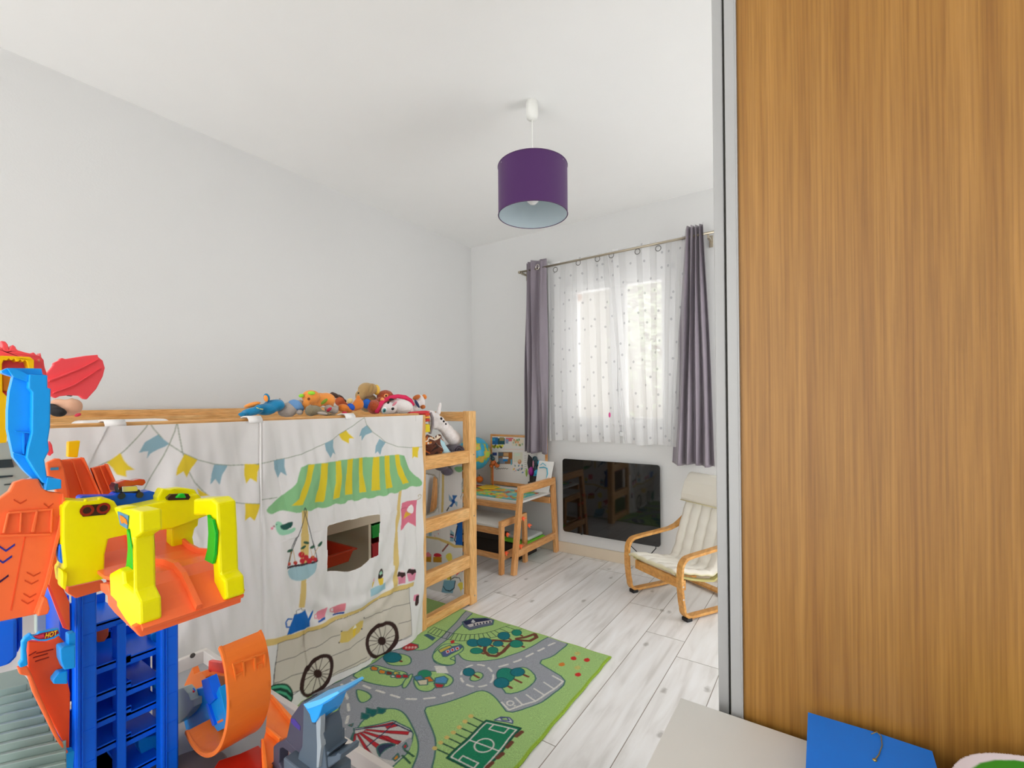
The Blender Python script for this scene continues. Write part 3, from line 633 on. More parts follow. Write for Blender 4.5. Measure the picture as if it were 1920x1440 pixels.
rp([(400, 1010), (440, 975), (520, 945), (580, 900), (595, 930), (560, 1010), (480, 1060), (420, 1050), (385, 1040)], GY, None, sm=1)
rl_([(225, 860), (480, 820), (590, 870)], .006, '#3c4668'); rl_([(300, 970), (380, 900), (490, 805)], .005, '#3c4668')
rp([(530, 965), (550, 940), (560, 965), (540, 985)], '#d6323c', sm=0); rp([(470, 1045), (500, 1010), (510, 1035), (485, 1060)], '#ee9a30', sm=0)
rl_([(545, 990), (600, 1030)], .008, '#3b6a50'); rl_([(530, 1025), (580, 1075)], .008, '#3b6a50')
# football pitch
F0, F1, F2, F3 = (1070, 795), (1290, 848), (1040, 1150), (815, 1040)
rp([F0, F1, F2, F3], '#1f8f66', '#1c5a48', sm=0, ow=.008)
def fq(u, v): return ((1-u)*(1-v)*F0[0]+u*(1-v)*F1[0]+u*v*F2[0]+(1-u)*v*F3[0], (1-u)*(1-v)*F0[1]+u*(1-v)*F1[1]+u*v*F2[1]+(1-u)*v*F3[1])
rl_([fq(.07, .05), fq(.93, .05), fq(.93, .95), fq(.07, .95), fq(.07, .05)], .005, WH); rl_([fq(.07, .5), fq(.93, .5)], .005, WH)
rl_([fq(.5+.23*math.cos(t), .5+.14*math.sin(t)) for t in np.linspace(0, 6.283, 30)], .005, WH)
rl_([fq(.28, .05), fq(.28, .17), fq(.72, .17), fq(.72, .05)], .005, WH); rl_([fq(.28, .95), fq(.28, .83), fq(.72, .83), fq(.72, .95)], .005, WH)
for k in range(7):
    x, y = 972-k*39, 770+k*34.5; rl_([(x, y), (x+90, y+42)], .006, '#2c5a48'); ro(x, y, 17, 13, '#ecd07c')
for k, (x, y) in enumerate(((1280, 885), (1218, 952), (1155, 1022), (1090, 1085), (1030, 1150))):
    rl_([(x-15, y+15), (x+17, y-13)], .016, '#7e4a3a')
rp([(1120, 795), (1160, 775), (1215, 778), (1237, 800), (1235, 818), (1200, 808), (1150, 800)], '#dfe3ea', '#51608c', sm=0)
rp([(1160, 782), (1200, 778), (1215, 800), (1170, 795)], G, '#51608c', sm=0)
# woven edge
E_ = '#a9cf45'
rug.line([(RX1-.004, .9), (RX1-.004, RY1)], .012, E_, raw=True); rug.line([(-2.2, RY1-.003), (RX1, RY1-.003)], .008, '#b5d873', raw=True)
def rug_fn(U, V): return U+.0015*np.sin(V*40), V+.002*np.sin(U*35)*(V > RY1-.2), .0095+.0012*np.sin(U*23+V*17)*np.cos(V*31)
rg = thing('play_rug', 'green road-map play rug on the floor beside the loft bed', 'rug', (-1.4, 1.5, 0))
rug.build('rug_pile', rug_fn, printmat('rug_pile_dye', .95, bump=.5, bscale=420, grain=.30), rg, thick=.006)

# ------------------------------------------------------------------ loft bed
pine = wood('pine', ['#d99c58', '#e8b472', '#f0c88e'], 'Z', 2.0, .42, 10)
pineY = wood('pine_lengthwise', ['#d99a52', '#e9b270', '#f2c88e'], 'Y', 2.0, .42, 10)
pineX = wood('pine_crosswise', ['#d99a52', '#e9b270', '#f2c88e'], 'X', 2.0, .42, 10)
BX, B0, B1 = -1.774, .10, 2.215       # front face, near end, far end
bed = thing('loft_bed', 'pine loft bed with ladder standing along the left wall', 'bed', (-2.2, 1.15, 0))
Wp = .055
for x in (BX-Wp, XL+.01):
    for y in (B0, B1-Wp*1.15): MB().box((x, y, 0), (x+Wp, y+Wp*1.15, 1.163)).build('post', pine, bed, bevel=.005)
MB().box((BX-.035, 1.742, 0), (BX-.001, 1.787, 1.15)).build('ladder_post', pine, bed, bevel=.004)
for z0, z1 in ((.842, .915), (.503, .573), (.215, .288), (0.0, .052)):
    MB().box((BX-.045, 1.787, z0+.012), (BX-.004, B1-Wp*1.15, z1+.012)).build('rung', pineY, bed, bevel=.004)
for x in (BX-.04, XL+.02):
    t_ = B1-Wp if x < -2 else 1.742
    MB().box((x, B0+Wp, 1.095), (x+.034, t_, 1.16)).build('top_rail', pineY, bed, bevel=.004)
    MB().box((x, B0+Wp, .80), (x+.034, t_, .87)).build('side_rail', pineY, bed, bevel=.004)
MB().box((XL+.012, B0+Wp, 1.1), (XL+.03, B1-Wp, 1.192)).build('back_board', pineY, bed, bevel=.003)
for y in (B0+.012, B1-.042):
    MB().box((XL+.06, y, 1.10), (BX-Wp, y+.03, 1.158)).build('end_rail', pineX, bed, bevel=.004)
    MB().box((XL+.06, y, .80), (BX-Wp, y+.03, .86)).build('end_rail', pineX, bed, bevel=.004)
sl = MB()
for k in range(10): sl.box((XL+.055, .2+k*.165, .80), (BX-.05, .27+k*.165, .818))
sl.build('slats', pineX, bed)
MB().box((BX-.004, 2.156, .95), (BX-.001, 2.175, .975)).build('bracket', mat('clip_grey', '#a8a8a6', .4), bed)
sc = MB()
for z in (.90, .53, .05): MB().lathe([(0, .002), (.005, .002), (.005, -.001)], (BX, 2.19, z), 12, ax=(1, 0, 0)).build('screw', steel, bed)
mt_ = MB().box((XL+.05, B0+.06, .82), (BX-.05, 1.76, .955)).build('mattress', mat('mattress_white', '#e3e1dd', .9, bump=.1), loc=(-2.2, 1.15, .82), bevel=.03, seg=4)
tag(mt_, 'white mattress inside the loft bed frame', 'mattress')

# ------------------------------------------------------------------ printed bed curtain
DX = -1.766
def dr_uv(x, y): p = P(x, y, 'x', DX); return p[1], p[2]
DY0, DY1, DZ0, DZ1, SEAM = .16, 1.750, .012, 1.150, dr_uv(487, 1000)[0]
dr = Sheet(DY0, DY1, DZ0, DZ1, .0024, '#e6e4e2', dr_uv)
BL, YE, GN, LN = '#8fb3c0', '#e8cc35', '#8ac089', '#8f9b86'
A = lambda p: T(p, 160, 760, 4.8)
B = lambda p: T(p, 480, 780, 5.144)
C_ = lambda p: T(p, 480, 1000, 4.365)
def dp(f, pts, c, out=None, ow=.003, sm=0): dr.poly(f(pts), c, out=out, ow=ow, smooth=sm)
def dl(f, pts, w, c): dr.line(f(pts), w, c)
dl(A, [(-100, 640), (110, 545), (220, 490), (330, 410), (450, 290), (530, 200), (562, 148), (600, 210), (700, 320), (850, 425), (1000, 490), (1150, 528), (1300, 540), (1450, 535), (1572, 525)], .0028, LN)
dl(A, [(810, 145), (790, 230), (740, 350), (690, 450), (610, 590), (500, 780)], .0028, LN); dl(A, [(810, 145), (830, 280), (850, 420), (890, 560), (960, 690), (1100, 810)], .0028, LN)
dl(A, [(1250, 860), (1400, 880), (1560, 882)], .0028, LN)
dp(A, [(640, 262), (740, 345), (700, 370), (640, 395), (575, 430), (540, 478), (552, 410), (465, 422), (520, 330)], BL)
dp(A, [(300, 425), (180, 515), (230, 560), (270, 620), (350, 640), (345, 585), (425, 575), (370, 540), (330, 490)], YE)
dp(A, [(865, 435), (990, 488), (930, 560), (885, 645), (855, 590), (785, 630), (800, 560)], YE)
dp(A, [(1150, 532), (1270, 540), (1220, 620), (1200, 715), (1160, 660), (1115, 712), (1125, 620)], BL)
dp(A, [(1435, 528), (1572, 528), (1540, 600), (1530, 690), (1480, 655), (1445, 705), (1430, 620)], YE)
dp(A, [(1425, 880), (1560, 885), (1535, 960), (1505, 1035), (1465, 1000), (1415, 1035), (1425, 960)], YE)
dp(A, [(985, 740), (1110, 812), (1020, 820)], YE)
# right panel bunting
dl(B, [(0, 468), (40, 455), (165, 430), (270, 410), (420, 365), (560, 300), (720, 220), (860, 135), (960, 60), (1035, 15)], .0028, LN)
dl(B, [(1035, 15), (1060, 85), (1120, 155), (1240, 250), (1350, 295), (1480, 305), (1600, 297)], .0028, LN); dl(B, [(40, 808), (200, 785)], .0028, LN)
dp(B, [(165, 430), (270, 412), (272, 490), (290, 575), (238, 540), (210, 598), (175, 510)], BL)
dp(B, [(630, 262), (715, 222), (712, 300), (748, 370), (712, 350), (690, 403), (640, 330)], BL)
dp(B, [(790, 180), (860, 138), (880, 170), (922, 215), (880, 215), (878, 265), (820, 230)], YE)
dp(B, [(1010, 125), (1060, 90), (1115, 155), (1050, 185), (1015, 240), (1010, 190), (982, 195)], BL)
dp(B, [(1175, 220), (1245, 255), (1200, 310), (1180, 375), (1155, 340), (1128, 362), (1140, 290)], BL)
dp(B, [(1505, 300), (1565, 298), (1550, 350), (1548, 405), (1520, 388), (1500, 412)], YE)
# awning
awn = [(415, 470), (620, 450), (920, 408), (1200, 388), (1400, 362), (1430, 440), (1480, 540), (1590, 630), (1590, 665), (1550, 682), (1480, 672), (1440, 705), (1390, 712), (1340, 750), (1280, 735), (1220, 775), (1160, 762), (1090, 800), (1040, 785), (960, 828), (900, 800), (820, 852), (720, 835), (640, 888), (570, 878), (500, 915), (450, 900), (370, 930), (300, 915), (240, 905), (190, 925), (140, 948), (100, 930), (92, 895), (200, 800), (360, 660), (390, 560)]
dp(B, awn, GN, sm=1)
for q in ([(478, 468), (535, 462), (500, 620), (440, 800), (420, 852), (308, 858), (380, 790), (430, 660)], [(598, 455), (662, 448), (658, 600), (640, 800), (630, 825), (543, 828), (580, 700), (592, 560)], [(745, 435), (800, 428), (795, 600), (782, 780), (705, 798), (735, 640)], [(862, 418), (925, 410), (922, 600), (925, 752), (842, 760), (858, 600)], [(985, 402), (1035, 402), (1035, 560), (1060, 732), (998, 740), (1002, 600)], [(1115, 395), (1170, 390), (1172, 560), (1180, 712), (1098, 720), (1105, 560)], [(1230, 382), (1280, 378), (1285, 540), (1308, 688), (1232, 700), (1228, 540)], [(1322, 372), (1360, 368), (1372, 470), (1410, 560), (1460, 640), (1400, 655), (1350, 560), (1330, 460)]):
    dp(B, q, '#e2cb2e')
# poles, shelf strips
PO = '#dcc078'
dp(B, [(405, 905), (470, 905), (478, 1180), (470, 1440), (405, 1440), (398, 1180)], PO)
dp(C_, [(335, -10), (395, -10), (400, 60), (385, 300), (378, 380), (382, 600), (330, 600), (335, 380), (328, 200)], PO)
dp(B, [(1365, 730), (1395, 712), (1385, 900), (1360, 1150), (1355, 1440), (1318, 1440), (1328, 1150), (1350, 950)], PO)
dp(C_, [(1128, -10), (1160, -10), (1155, 200), (1150, 430), (1118, 440), (1125, 250), (1120, 100)], PO)
dp(C_, [(-40, 872), (100, 850), (300, 815), (480, 755), (620, 690), (760, 645), (870, 600), (1000, 520), (1120, 440), (1290, 395), (1285, 430), (1130, 478), (1000, 540), (890, 620), (780, 665), (640, 715), (500, 780), (330, 850), (100, 905), (-30, 935)], PO)
# cart boards
dp(C_, [(155, 890), (330, 850), (500, 782), (640, 718), (780, 668), (890, 622), (1000, 542), (1130, 480), (1248, 440), (1250, 815), (1140, 880), (1000, 990), (640, 1160), (360, 1290), (138, 1345), (140, 1220)], '#d3cbbd', '#4a4848', ow=.0022)
for q in ([(152, 1050), (330, 1010), (480, 930), (620, 850), (680, 828)], [(890, 700), (1000, 650), (1120, 600), (1250, 565)], [(145, 1225), (300, 1170), (450, 1130), (620, 1000), (760, 940), (900, 850)], [(1160, 738), (1250, 700)], [(200, 1370), (400, 1270), (640, 1145), (900, 1010)], [(1090, 910), (1250, 825)]): dl(C_, q, .0024, '#4a4848')
dl(C_, [(155, 890), (138, 1340)], .0026, '#4a4848')
dp(C_, [(680, 800), (740, 790), (885, 690), (880, 790), (760, 880), (672, 900), (690, 850)], '#dcc06a', sm=1)
for x, y in ((690, 797), (674, 892), (885, 692), (872, 785)): dr.oval(480+x/4.365, 1000+y/4.365, 1.3, 1.3, '#3a3632')
dp(C_, [(788, 780), (820, 770), (815, 830), (795, 855)], '#e8c53c'); dp(C_, [(785, 782), (805, 745), (822, 770)], '#f6f3ee')
# wheels
def wheel(cx, cy, outer, inner):
    f = C_
    dp(f, outer, '#3a2420', sm=1); dp(f, inner, '#d3cbbd', sm=1)
    n = len(inner)
    for k in range(14):
        t = 2*math.pi*k/14; best = None
        q = inner; 
        for i in range(n):
            x1, y1 = q[i][0]-cx, q[i][1]-cy; x2, y2 = q[(i+1) % n][0]-cx, q[(i+1) % n][1]-cy
            d = math.cos(t)*(y2-y1)-math.sin(t)*(x2-x1)
            if abs(d) < 1e-9: continue
            rr_ = (x1*(y2-y1)-y1*(x2-x1))/d; uu = (x1*math.sin(t)-y1*math.cos(t))/(-( (x2-x1)*math.sin(t)-(y2-y1)*math.cos(t))) if abs((x2-x1)*math.sin(t)-(y2-y1)*math.cos(t)) > 1e-9 else -1
            if rr_ > 0 and 0 <= uu <= 1: best = rr_
        if best: dl(f, [(cx, cy), (cx+best*math.cos(t), cy+best*math.sin(t))], .0032, '#3a2420')
    dr.oval(480+cx/4.365, 1000+cy/4.365, 7, 8.2, '#3a2420')
wheel(507, 1150, [(500, 995), (560, 980), (615, 995), (632, 1060), (618, 1160), (590, 1240), (520, 1310), (450, 1350), (400, 1345), (362, 1300), (365, 1230), (395, 1130), (440, 1060)],
      [(510, 1025), (560, 1012), (590, 1025), (603, 1080), (592, 1160), (560, 1225), (500, 1285), (440, 1318), (400, 1310), (392, 1260), (410, 1170), (455, 1090)])
wheel(1027, 880, [(1010, 728), (1075, 712), (1130, 730), (1160, 790), (1158, 870), (1115, 950), (1045, 1020), (980, 1035), (920, 1000), (893, 930), (903, 850), (950, 770)],
      [(1025, 758), (1075, 745), (1110, 765), (1132, 810), (1125, 870), (1085, 935), (1035, 990), (985, 1002), (945, 970), (925, 915), (935, 850), (975, 790)])
# melon
ml = [(100, 1270), (150, 1235), (220, 1228), (270, 1250), (300, 1300), (290, 1370), (240, 1440), (120, 1440), (60, 1360)]
dp(C_, ml, '#4fae85', '#173a30', ow=.006, sm=1)
for q in ([(110, 1290), (190, 1270), (250, 1290), (290, 1330)], [(100, 1330), (180, 1315), (240, 1340), (275, 1380)], [(90, 1385), (160, 1370), (215, 1390), (250, 1420)]): dl(C_, q, .010, '#173a30')
# teapot, cups
dp(C_, [(285, 660), (390, 622), (412, 690), (450, 618), (458, 640), (425, 710), (438, 762), (240, 828), (268, 720)], '#1667b8')
dl(C_, [(268, 690), (240, 690), (226, 720), (235, 760), (262, 760)], .006, '#1667b8'); dl(C_, [(285, 655), (310, 650), (308, 625), (350, 605), (362, 622), (390, 620)], .002, '#4a4848')
dp(C_, [(495, 640), (575, 600), (560, 680), (500, 705), (490, 680)], '#e58a9c'); dp(C_, [(495, 712), (562, 680), (558, 700), (498, 728)], '#1b55a8'); dl(C_, [(495, 655), (475, 665), (470, 690), (492, 692)], .004, '#e58a9c')
dp(C_, [(610, 595), (733, 570), (718, 632), (640, 655), (620, 640)], '#dc7f8b'); dp(C_, [(622, 660), (718, 638), (715, 655), (628, 672)], '#1b4fa8'); dl(C_, [(612, 600), (595, 612), (600, 635), (620, 640)], .004, '#dc7f8b')
# hanging cherry bowl
dl(B, [(438, 950), (400, 1060), (330, 1240), (268, 1430)], .0035, '#33333a'); dl(B, [(448, 950), (490, 1070), (530, 1230), (568, 1390)], .0035, '#33333a'); dl(B, [(438, 950), (432, 905), (443, 880), (455, 900), (448, 950)], .0035, '#33333a')
dl(C_, [(300, 20), (268, 95), (222, 262)], .003, '#33333a'); dl(C_, [(430, 10), (455, 90), (480, 215)], .003, '#33333a')
dp(C_, [(218, 280), (350, 255), (482, 222), (465, 290), (420, 345), (350, 375), (280, 378), (235, 340)], '#a4c6cf', sm=1)
dp(C_, [(218, 262), (480, 210), (480, 228), (220, 280)], '#3b2c33')
for x, y, r in ((240, 240, 3.6), (293, 232, 3.6), (340, 165, 6), (380, 190, 5.5), (435, 195, 5), (345, 215, 5), (405, 215, 5), (460, 205, 4)): dr.oval(480+x/4.365, 1000+y/4.365, r, r, '#c22a35')
for a, b in (((340, 165), (370, 90)), ((293, 232), (275, 130)), ((240, 240), (262, 130)), ((435, 195), (415, 115)), ((435, 195), (500, 80))): dl(C_, [a, b], .0022, '#c79a3c')
for x, y, rot in ((245, 133, -.3), (380, 68, .15), (355, 105, -.5), (437, 106, -.2), (500, 80, -.9)): dr.oval(480+x/4.365, 1000+y/4.365, 6.2, 2.6, '#2c5a44', rot=rot)
# bird
dp(B, [(165, 1045), (180, 1015), (215, 1012), (240, 1050), (250, 1090), (290, 1085), (330, 1060), (345, 1080), (320, 1110), (260, 1140), (200, 1142), (175, 1110)], '#9ad3b2', sm=1)
dp(B, [(205, 1050), (240, 1040), (290, 1012), (320, 1010), (310, 1055), (270, 1090), (220, 1090)], '#24564c', sm=1)
dp(B, [(162, 1050), (140, 1055), (165, 1070)], '#7a4a2c'); dp(B, [(125, 1070), (150, 1065), (148, 1092), (125, 1090)], '#e88aa0'); dr.oval(480+180/5.144, 780+1042/5.144, 1, 1, '#20302c')
# pink flag with cornet
dp(B, [(1405, 840), (1450, 820), (1545, 808), (1545, 1070), (1470, 1025), (1392, 1105), (1395, 960)], '#e0788f'); dp(B, [(1460, 880), (1500, 845), (1518, 900), (1500, 945), (1455, 920)], '#efe7e4', sm=1); dp(B, [(1450, 920), (1490, 945), (1425, 1000)], '#dfae3a')
dl(B, [(1545, 808), (1580, 790), (1588, 765), (1570, 755), (1552, 765), (1560, 780)], .003, '#b8a478')
# cones, blue stand, cupcakes, lolly
dp(C_, [(935, 520), (940, 460), (1055, 400), (1065, 455), (1000, 490)], '#9cc3cf')
dp(C_, [(1002, 370), (1045, 365), (1035, 415), (1010, 425)], '#e3c03a'); dp(C_, [(1000, 345), (1010, 300), (1030, 285), (1045, 310), (1045, 360), (1005, 380)], '#3a2c28', sm=1); dp(C_, [(1008, 330), (1025, 305), (1042, 330), (1020, 345)], '#a9dcc0')
dp(C_, [(950, 400), (978, 395), (955, 450)], '#e3c03a'); dp(C_, [(950, 395), (965, 358), (978, 392)], '#eb9fb4')
for x0_, y0_ in ((1150, 355), (1233, 330)):
    dp(C_, [(x0_, y0_), (x0_+70, y0_-15), (x0_+62, y0_+50), (x0_+8, y0_+62)], '#dd8aa2'); dp(C_, [(x0_-2, y0_-2), (x0_+10, y0_-40), (x0_+38, y0_-50), (x0_+65, y0_-35), (x0_+72, y0_-12), (x0_+50, y0_-5), (x0_+35, y0_+8), (x0_+20, y0_-6)], '#3d2526', sm=0)
    dp(C_, [(x0_+20, y0_-40), (x0_+38, y0_-58), (x0_+55, y0_-38)], '#f0d5da')
dp(C_, [(1282, 550), (1290, 505), (1325, 498), (1318, 560)], '#e58aa4'); dp(C_, [(1310, 510), (1328, 505), (1325, 570), (1310, 592), (1295, 590), (1296, 572)], '#3d2526')
# hem and seam stitching
dl(B, [(40, 0), (36, 500), (20, 1440)], .004, '#f2f0ee')
hole = [dr_uv(x, y) for x, y in T([(95, 490), (130, 455), (250, 415), (500, 360), (800, 300), (950, 270), (1040, 245), (1085, 240), (1100, 262), (1092, 500), (1080, 800), (1080, 1020), (1040, 1045), (930, 1100), (870, 1170), (760, 1260), (650, 1330), (560, 1352), (430, 1355), (300, 1342), (125, 1348), (115, 1200), (100, 800)], 600, 940, 10.2857)]
dr.line(hole+hole[:1], .004, '#f4f2f0', raw=True)
hcx = np.mean([h[0] for h in hole]); hcz = np.mean([h[1] for h in hole])
def vnoise(U, V, fx, fz, seed):
    r_ = np.random.RandomState(seed); g = r_.rand(48, 48)
    x = (U*fx) % 47; z = (V*fz) % 47; i = x.astype(int); j = z.astype(int); a = x-i; b_ = z-j
    a = a*a*(3-2*a); b_ = b_*b_*(3-2*b_)
    return (g[j, i]*(1-a)+g[j, (i+1) % 48]*a)*(1-b_)+(g[(j+1) % 48, i]*(1-a)+g[(j+1) % 48, (i+1) % 48]*a)*b_-.5
def drape_fn(U, V):
    top = np.clip((DZ1-V)/.25, 0, 1)
    f = .034*vnoise(U+.25*V, V, 9, 1.6, 3)+.024*vnoise(U-.4*V, V, 17, 2.2, 5)+.010*vnoise(U+.15*V, V, 42, 5, 9)+.010*vnoise(U, V, 6, 6, 12)
    f = f*(.35+.65*top)
    # slack folds hanging in arcs from the window opening and from the upper hem
    d1 = np.hypot(U-hcx, (V-hcz)*1.0)
    f += .005*np.sin(d1*75+3*vnoise(U, V, 7, 7, 2))*np.exp(-((d1-.30)/.09)**2)*(V < hcz+.1)
    f += .004*np.cos((U-SEAM-.55)*46)*np.exp(-((V-.95)/.22)**2)
    e = np.abs(U-SEAM); f -= .006*np.exp(-(e/.006)**2)
    edge = np.clip((U-DY0)/.02, 0, 1)
    return DX+.010+np.clip(f, -.0175, .035), U+.004*np.sin(V*9)*(U > 1.70), V
fab = printmat('printed_cotton', .62, transl=.12, bump=.15, bscale=700)
dc = thing('printed_bed_curtain', 'white bed curtain printed with a striped awning food cart hanging on the loft bed', 'curtain', (DX, 1.0, DZ0))
dr.build('curtain_cloth', drape_fn, fab, dc, hole=hole)
MB().box((DX-.006, SEAM-.003, .05), (DX+.012, SEAM+.003, 1.15)).build('seam', mat('white_cotton', '#eceae8', .8), dc, bevel=.002)
# folded over the rail
ho = MB()
for y0_, y1_ in ((DY0, DY1),):
    ho.strip([(DX+.008, 1, 1.149), (DX-.002, 1, 1.165), (DX-.02, 1, 1.168)], y1_-y0_-.02, .002, (0, 1, 0))
ho2 = MB(); mid = (DY0+DY1)/2
for px in (215, 477, 655):
    c = P(px, 778, 'x', DX)
    MB().strip([(DX+.010, c[1], 1.143), (DX+.008, c[1], 1.156), (DX-.004, c[1], 1.1665), (DX-.03, c[1], 1.1665), (DX-.053, c[1], 1.162)], .05, .005, (0, 1, 0)).build('hanging_tab', mat('white_cotton', '#eceae8', .8), dc, smooth=True)

# end curtain seen through the ladder
EY = 2.145
def e_uv(x, y): p = P(x, y, 'y', EY); return p[0], p[2]
ec = Sheet(-2.66, -1.832, .03, .85, .0028, '#e4e2e0', e_uv)
D_ = lambda p: T(p, 780, 880, 6)
def ep(pts, c, out=None, sm=0): ec.poly(D_(pts), c, out=out, ow=.003, smooth=sm)
def el_(pts, w, c): ec.line(D_(pts), w, c)
ep([(420, -30), (440, 20), (480, 38), (520, 20), (545, -30)], GN, sm=1); ep([(528, -20), (568, -20), (568, 75), (550, 95), (540, 60)], '#e5647e')
el_([(550, 95), (520, 130), (508, 170), (512, 240), (508, 290), (495, 310), (500, 335)], .004, '#6a7a80')
ep([(290, -20), (318, -20), (312, 300), (308, 480), (285, 490), (290, 200)], '#d9bf74'); el_([(262, -20), (260, 480)], .004, '#b8b4aa')
ep([(365, 280), (395, 320), (420, 350), (400, 375), (370, 350)], '#88a9c4'); ep([(405, 290), (460, 295), (425, 350), (412, 345)], '#3b6fae'); ep([(420, 350), (460, 370), (455, 425), (425, 380)], '#86abc4'); ep([(365, 420), (400, 380), (425, 380), (400, 425)], '#2f5f9f'); ep([(395, 340), (430, 345), (435, 380), (405, 385)], '#1d4e98'); el_([(365, 430), (345, 465)], .008, '#333a48')
ep([(470, 520), (560, 500), (560, 860), (440, 852), (450, 720), (462, 600)], '#1b5fb0'); ep([(436, 540), (470, 560), (462, 630), (440, 600)], '#1b4f98'); el_([(462, 640), (430, 800), (445, 820)], .008, '#2a2f40')
ep([(382, 680), (425, 715), (420, 815), (376, 812)], '#8fb6c4'); ep([(378, 725), (422, 738), (420, 752), (378, 740)], '#30303a'); ep([(378, 745), (420, 756), (420, 768), (378, 758)], '#e38a96'); ep([(378, 762), (420, 772), (420, 780), (378, 772)], '#30303a')
ep([(105, 745), (280, 775), (360, 810), (430, 850), (560, 860), (560, 885), (430, 885), (340, 835), (270, 800), (105, 768)], '#d9bf74')
ep([(145, 660), (182, 665), (175, 750), (145, 748)], '#9fbfcb'); ep([(145, 668), (165, 640), (185, 670), (180, 715), (150, 710)], '#e6d247', sm=1)
for k in range(5): el_([(206+k*12, 600), (206+k*12, 680)], .008, '#e0536b')
ep([(205, 740), (215, 755), (205, 758)], '#e0536b'); ep([(248, 715), (258, 730), (248, 735)], '#e0536b')
ep([(100, 960), (140, 930), (170, 960), (170, 1045), (100, 1042)], '#c58c22'); ep([(95, 985), (105, 940), (140, 930), (165, 955), (170, 985)], '#ee8d9c', sm=1)
ep([(190, 985), (290, 985), (288, 1048), (192, 1046)], '#c58c22'); ep([(192, 985), (200, 950), (240, 940), (285, 955), (292, 985)], '#cf2d42', sm=1)
el_([(300, 920), (330, 880), (358, 845)], .010, '#8f4a3e'); ep([(325, 980), (360, 940), (400, 950), (405, 1040), (370, 1050)], '#ecdb5e', sm=1)
ep([(345, 1120), (400, 1110), (395, 1240), (345, 1245)], '#ecdb5e'); ep([(410, 1120), (480, 1080), (560, 1110), (560, 1160), (500, 1150), (440, 1205), (460, 1150)], '#e5566a'); ep([(420, 1115), (470, 1090), (490, 1125), (450, 1150)], '#b8243c'); ep([(475, 1090), (530, 1085), (520, 1120), (480, 1150)], '#b8243c')
ep([(310, 1250), (440, 1250), (410, 1395), (275, 1390)], '#7fb0c6', sm=0); el_([(300, 1320), (330, 1360), (380, 1372), (425, 1340), (438, 1260)], .006, '#26343c'); el_([(385, 1250), (385, 1205)], .006, '#26343c'); el_([(390, 1240), (430, 1215), (480, 1225), (497, 1262)], .005, '#26343c')
ep([(455, 1300), (500, 1265), (540, 1290), (530, 1340), (500, 1360), (510, 1410), (480, 1330)], '#ecdb5e', sm=1)
ehole = [e_uv(*q) for q in D_([(-200, 60), (120, 58), (200, 75), (238, 110), (245, 200), (240, 420), (200, 470), (120, 500), (-200, 515)])]
ec.line(ehole[1:-1], .020, '#b9b2a4', raw=True)
def end_fn(U, V): return U, EY+.010*vnoise(U, V, 13, 2, 4)+.006*vnoise(U, V, 30, 5, 8), V
ed = thing('printed_end_curtain', 'printed cloth with pinwheels and blue jug seen behind the ladder rungs', 'curtain', (-2.2, EY, .03))
ec.build('curtain_cloth', end_fn, fab, ed, hole=ehole)

# storage unit inside the bed
un = thing('toy_storage_unit', 'off-white storage frame with plastic bins under the loft bed', 'storage unit', (-2.4, 1.3, 0))
UX = -2.22; cream = mat('cream_laminate', '#d9ccb4', .5)
def u(x, y): p = P(x, y, 'x', UX); return p[1], p[2]
ya, za = u(691, 985); yb_, zb = u(697, 1040); _, ztop = u(640, 972); _, zl = u(640, 1001)
_, zl = u(609, 1006); 
MB().box((XL+.03, .75, zl), (UX, 1.95, zl+.115)).build('top_panel', cream, un, bevel=.002)
for y in (.75, ya, 1.93): MB().box((XL+.03, y, .02), (UX, y+.018, zl-.001)).build('divider', cream, un, bevel=.002)
MB().box((XL+.03, .768, .0), (UX, 1.93, .02)).build('bottom_panel', cream, un)
def binbox(name, label, col, y0, y1, z0, z1, x0, x1, parent=None):
    t = thing(name, label, 'storage bin', ((x0+x1)/2, (y0+y1)/2, z0), 'plastic bins in the storage frame')
    m_ = mat('bin_'+col.strip('#'), col, .35); mb = MB(); w = .004; s_ = .02
    o_ = [(x0+s_, y0+s_, z0), (x1-s_, y0+s_, z0), (x1-s_, y1-s_, z0), (x0+s_, y1-s_, z0)]; t_ = [(x0, y0, z1), (x1, y0, z1), (x1, y1, z1), (x0, y1, z1)]
    oi = [(x0+s_+w, y0+s_+w, z0+w), (x1-s_-w, y0+s_+w, z0+w), (x1-s_-w, y1-s_-w, z0+w), (x0+s_+w, y1-s_-w, z0+w)]; ti = [(x0+w, y0+w, z1), (x1-w, y0+w, z1), (x1-w, y1-w, z1), (x0+w, y1-w, z1)]
    mb.add(o_+t_+oi+ti, [(0, 3, 2, 1)]+[(i, (i+1) % 4, (i+1) % 4+4, i+4) for i in range(4)]+[(8, 9, 10, 11)]+[(i+8, i+12, (i+1) % 4+12, (i+1) % 4+8) for i in range(4)]+[(i+4, (i+1) % 4+4, (i+1) % 4+12, i+12) for i in range(4)])
    mb.build('bin_body', m_, t)
    mb = MB(); e = .012
    mb.box((x0-e, y0-e, z1-.008), (x1+e, y0, z1)).box((x0-e, y1, z1-.008), (x1+e, y1+e, z1)).box((x0-e, y0, z1-.008), (x0, y1, z1)).box((x1, y0, z1-.008), (x1+e, y1, z1)); mb.build('bin_rim', m_, t, bevel=.002)
    return t
_, zr = u(668, 1032); rb = binbox('storage_bin', 'red-orange bin full of toys pulled forward, seen through the curtain window', '#e2472a', 1.00, P(664, 1040, 'x', -2.08)[1], .38, P(640, 1035, 'x', -2.08)[2], -2.45, -2.08)
yq0, yq1 = ya+.03, 1.90
gtop, gbot = P(700, 985, 'x', UX)[2], P(700, 1012, 'x', UX)[2]
binbox('storage_bin', 'green bin in the right bay of the storage frame', '#1e9a3c', yq0, yq1, gbot, gtop, -2.6, UX-.005)
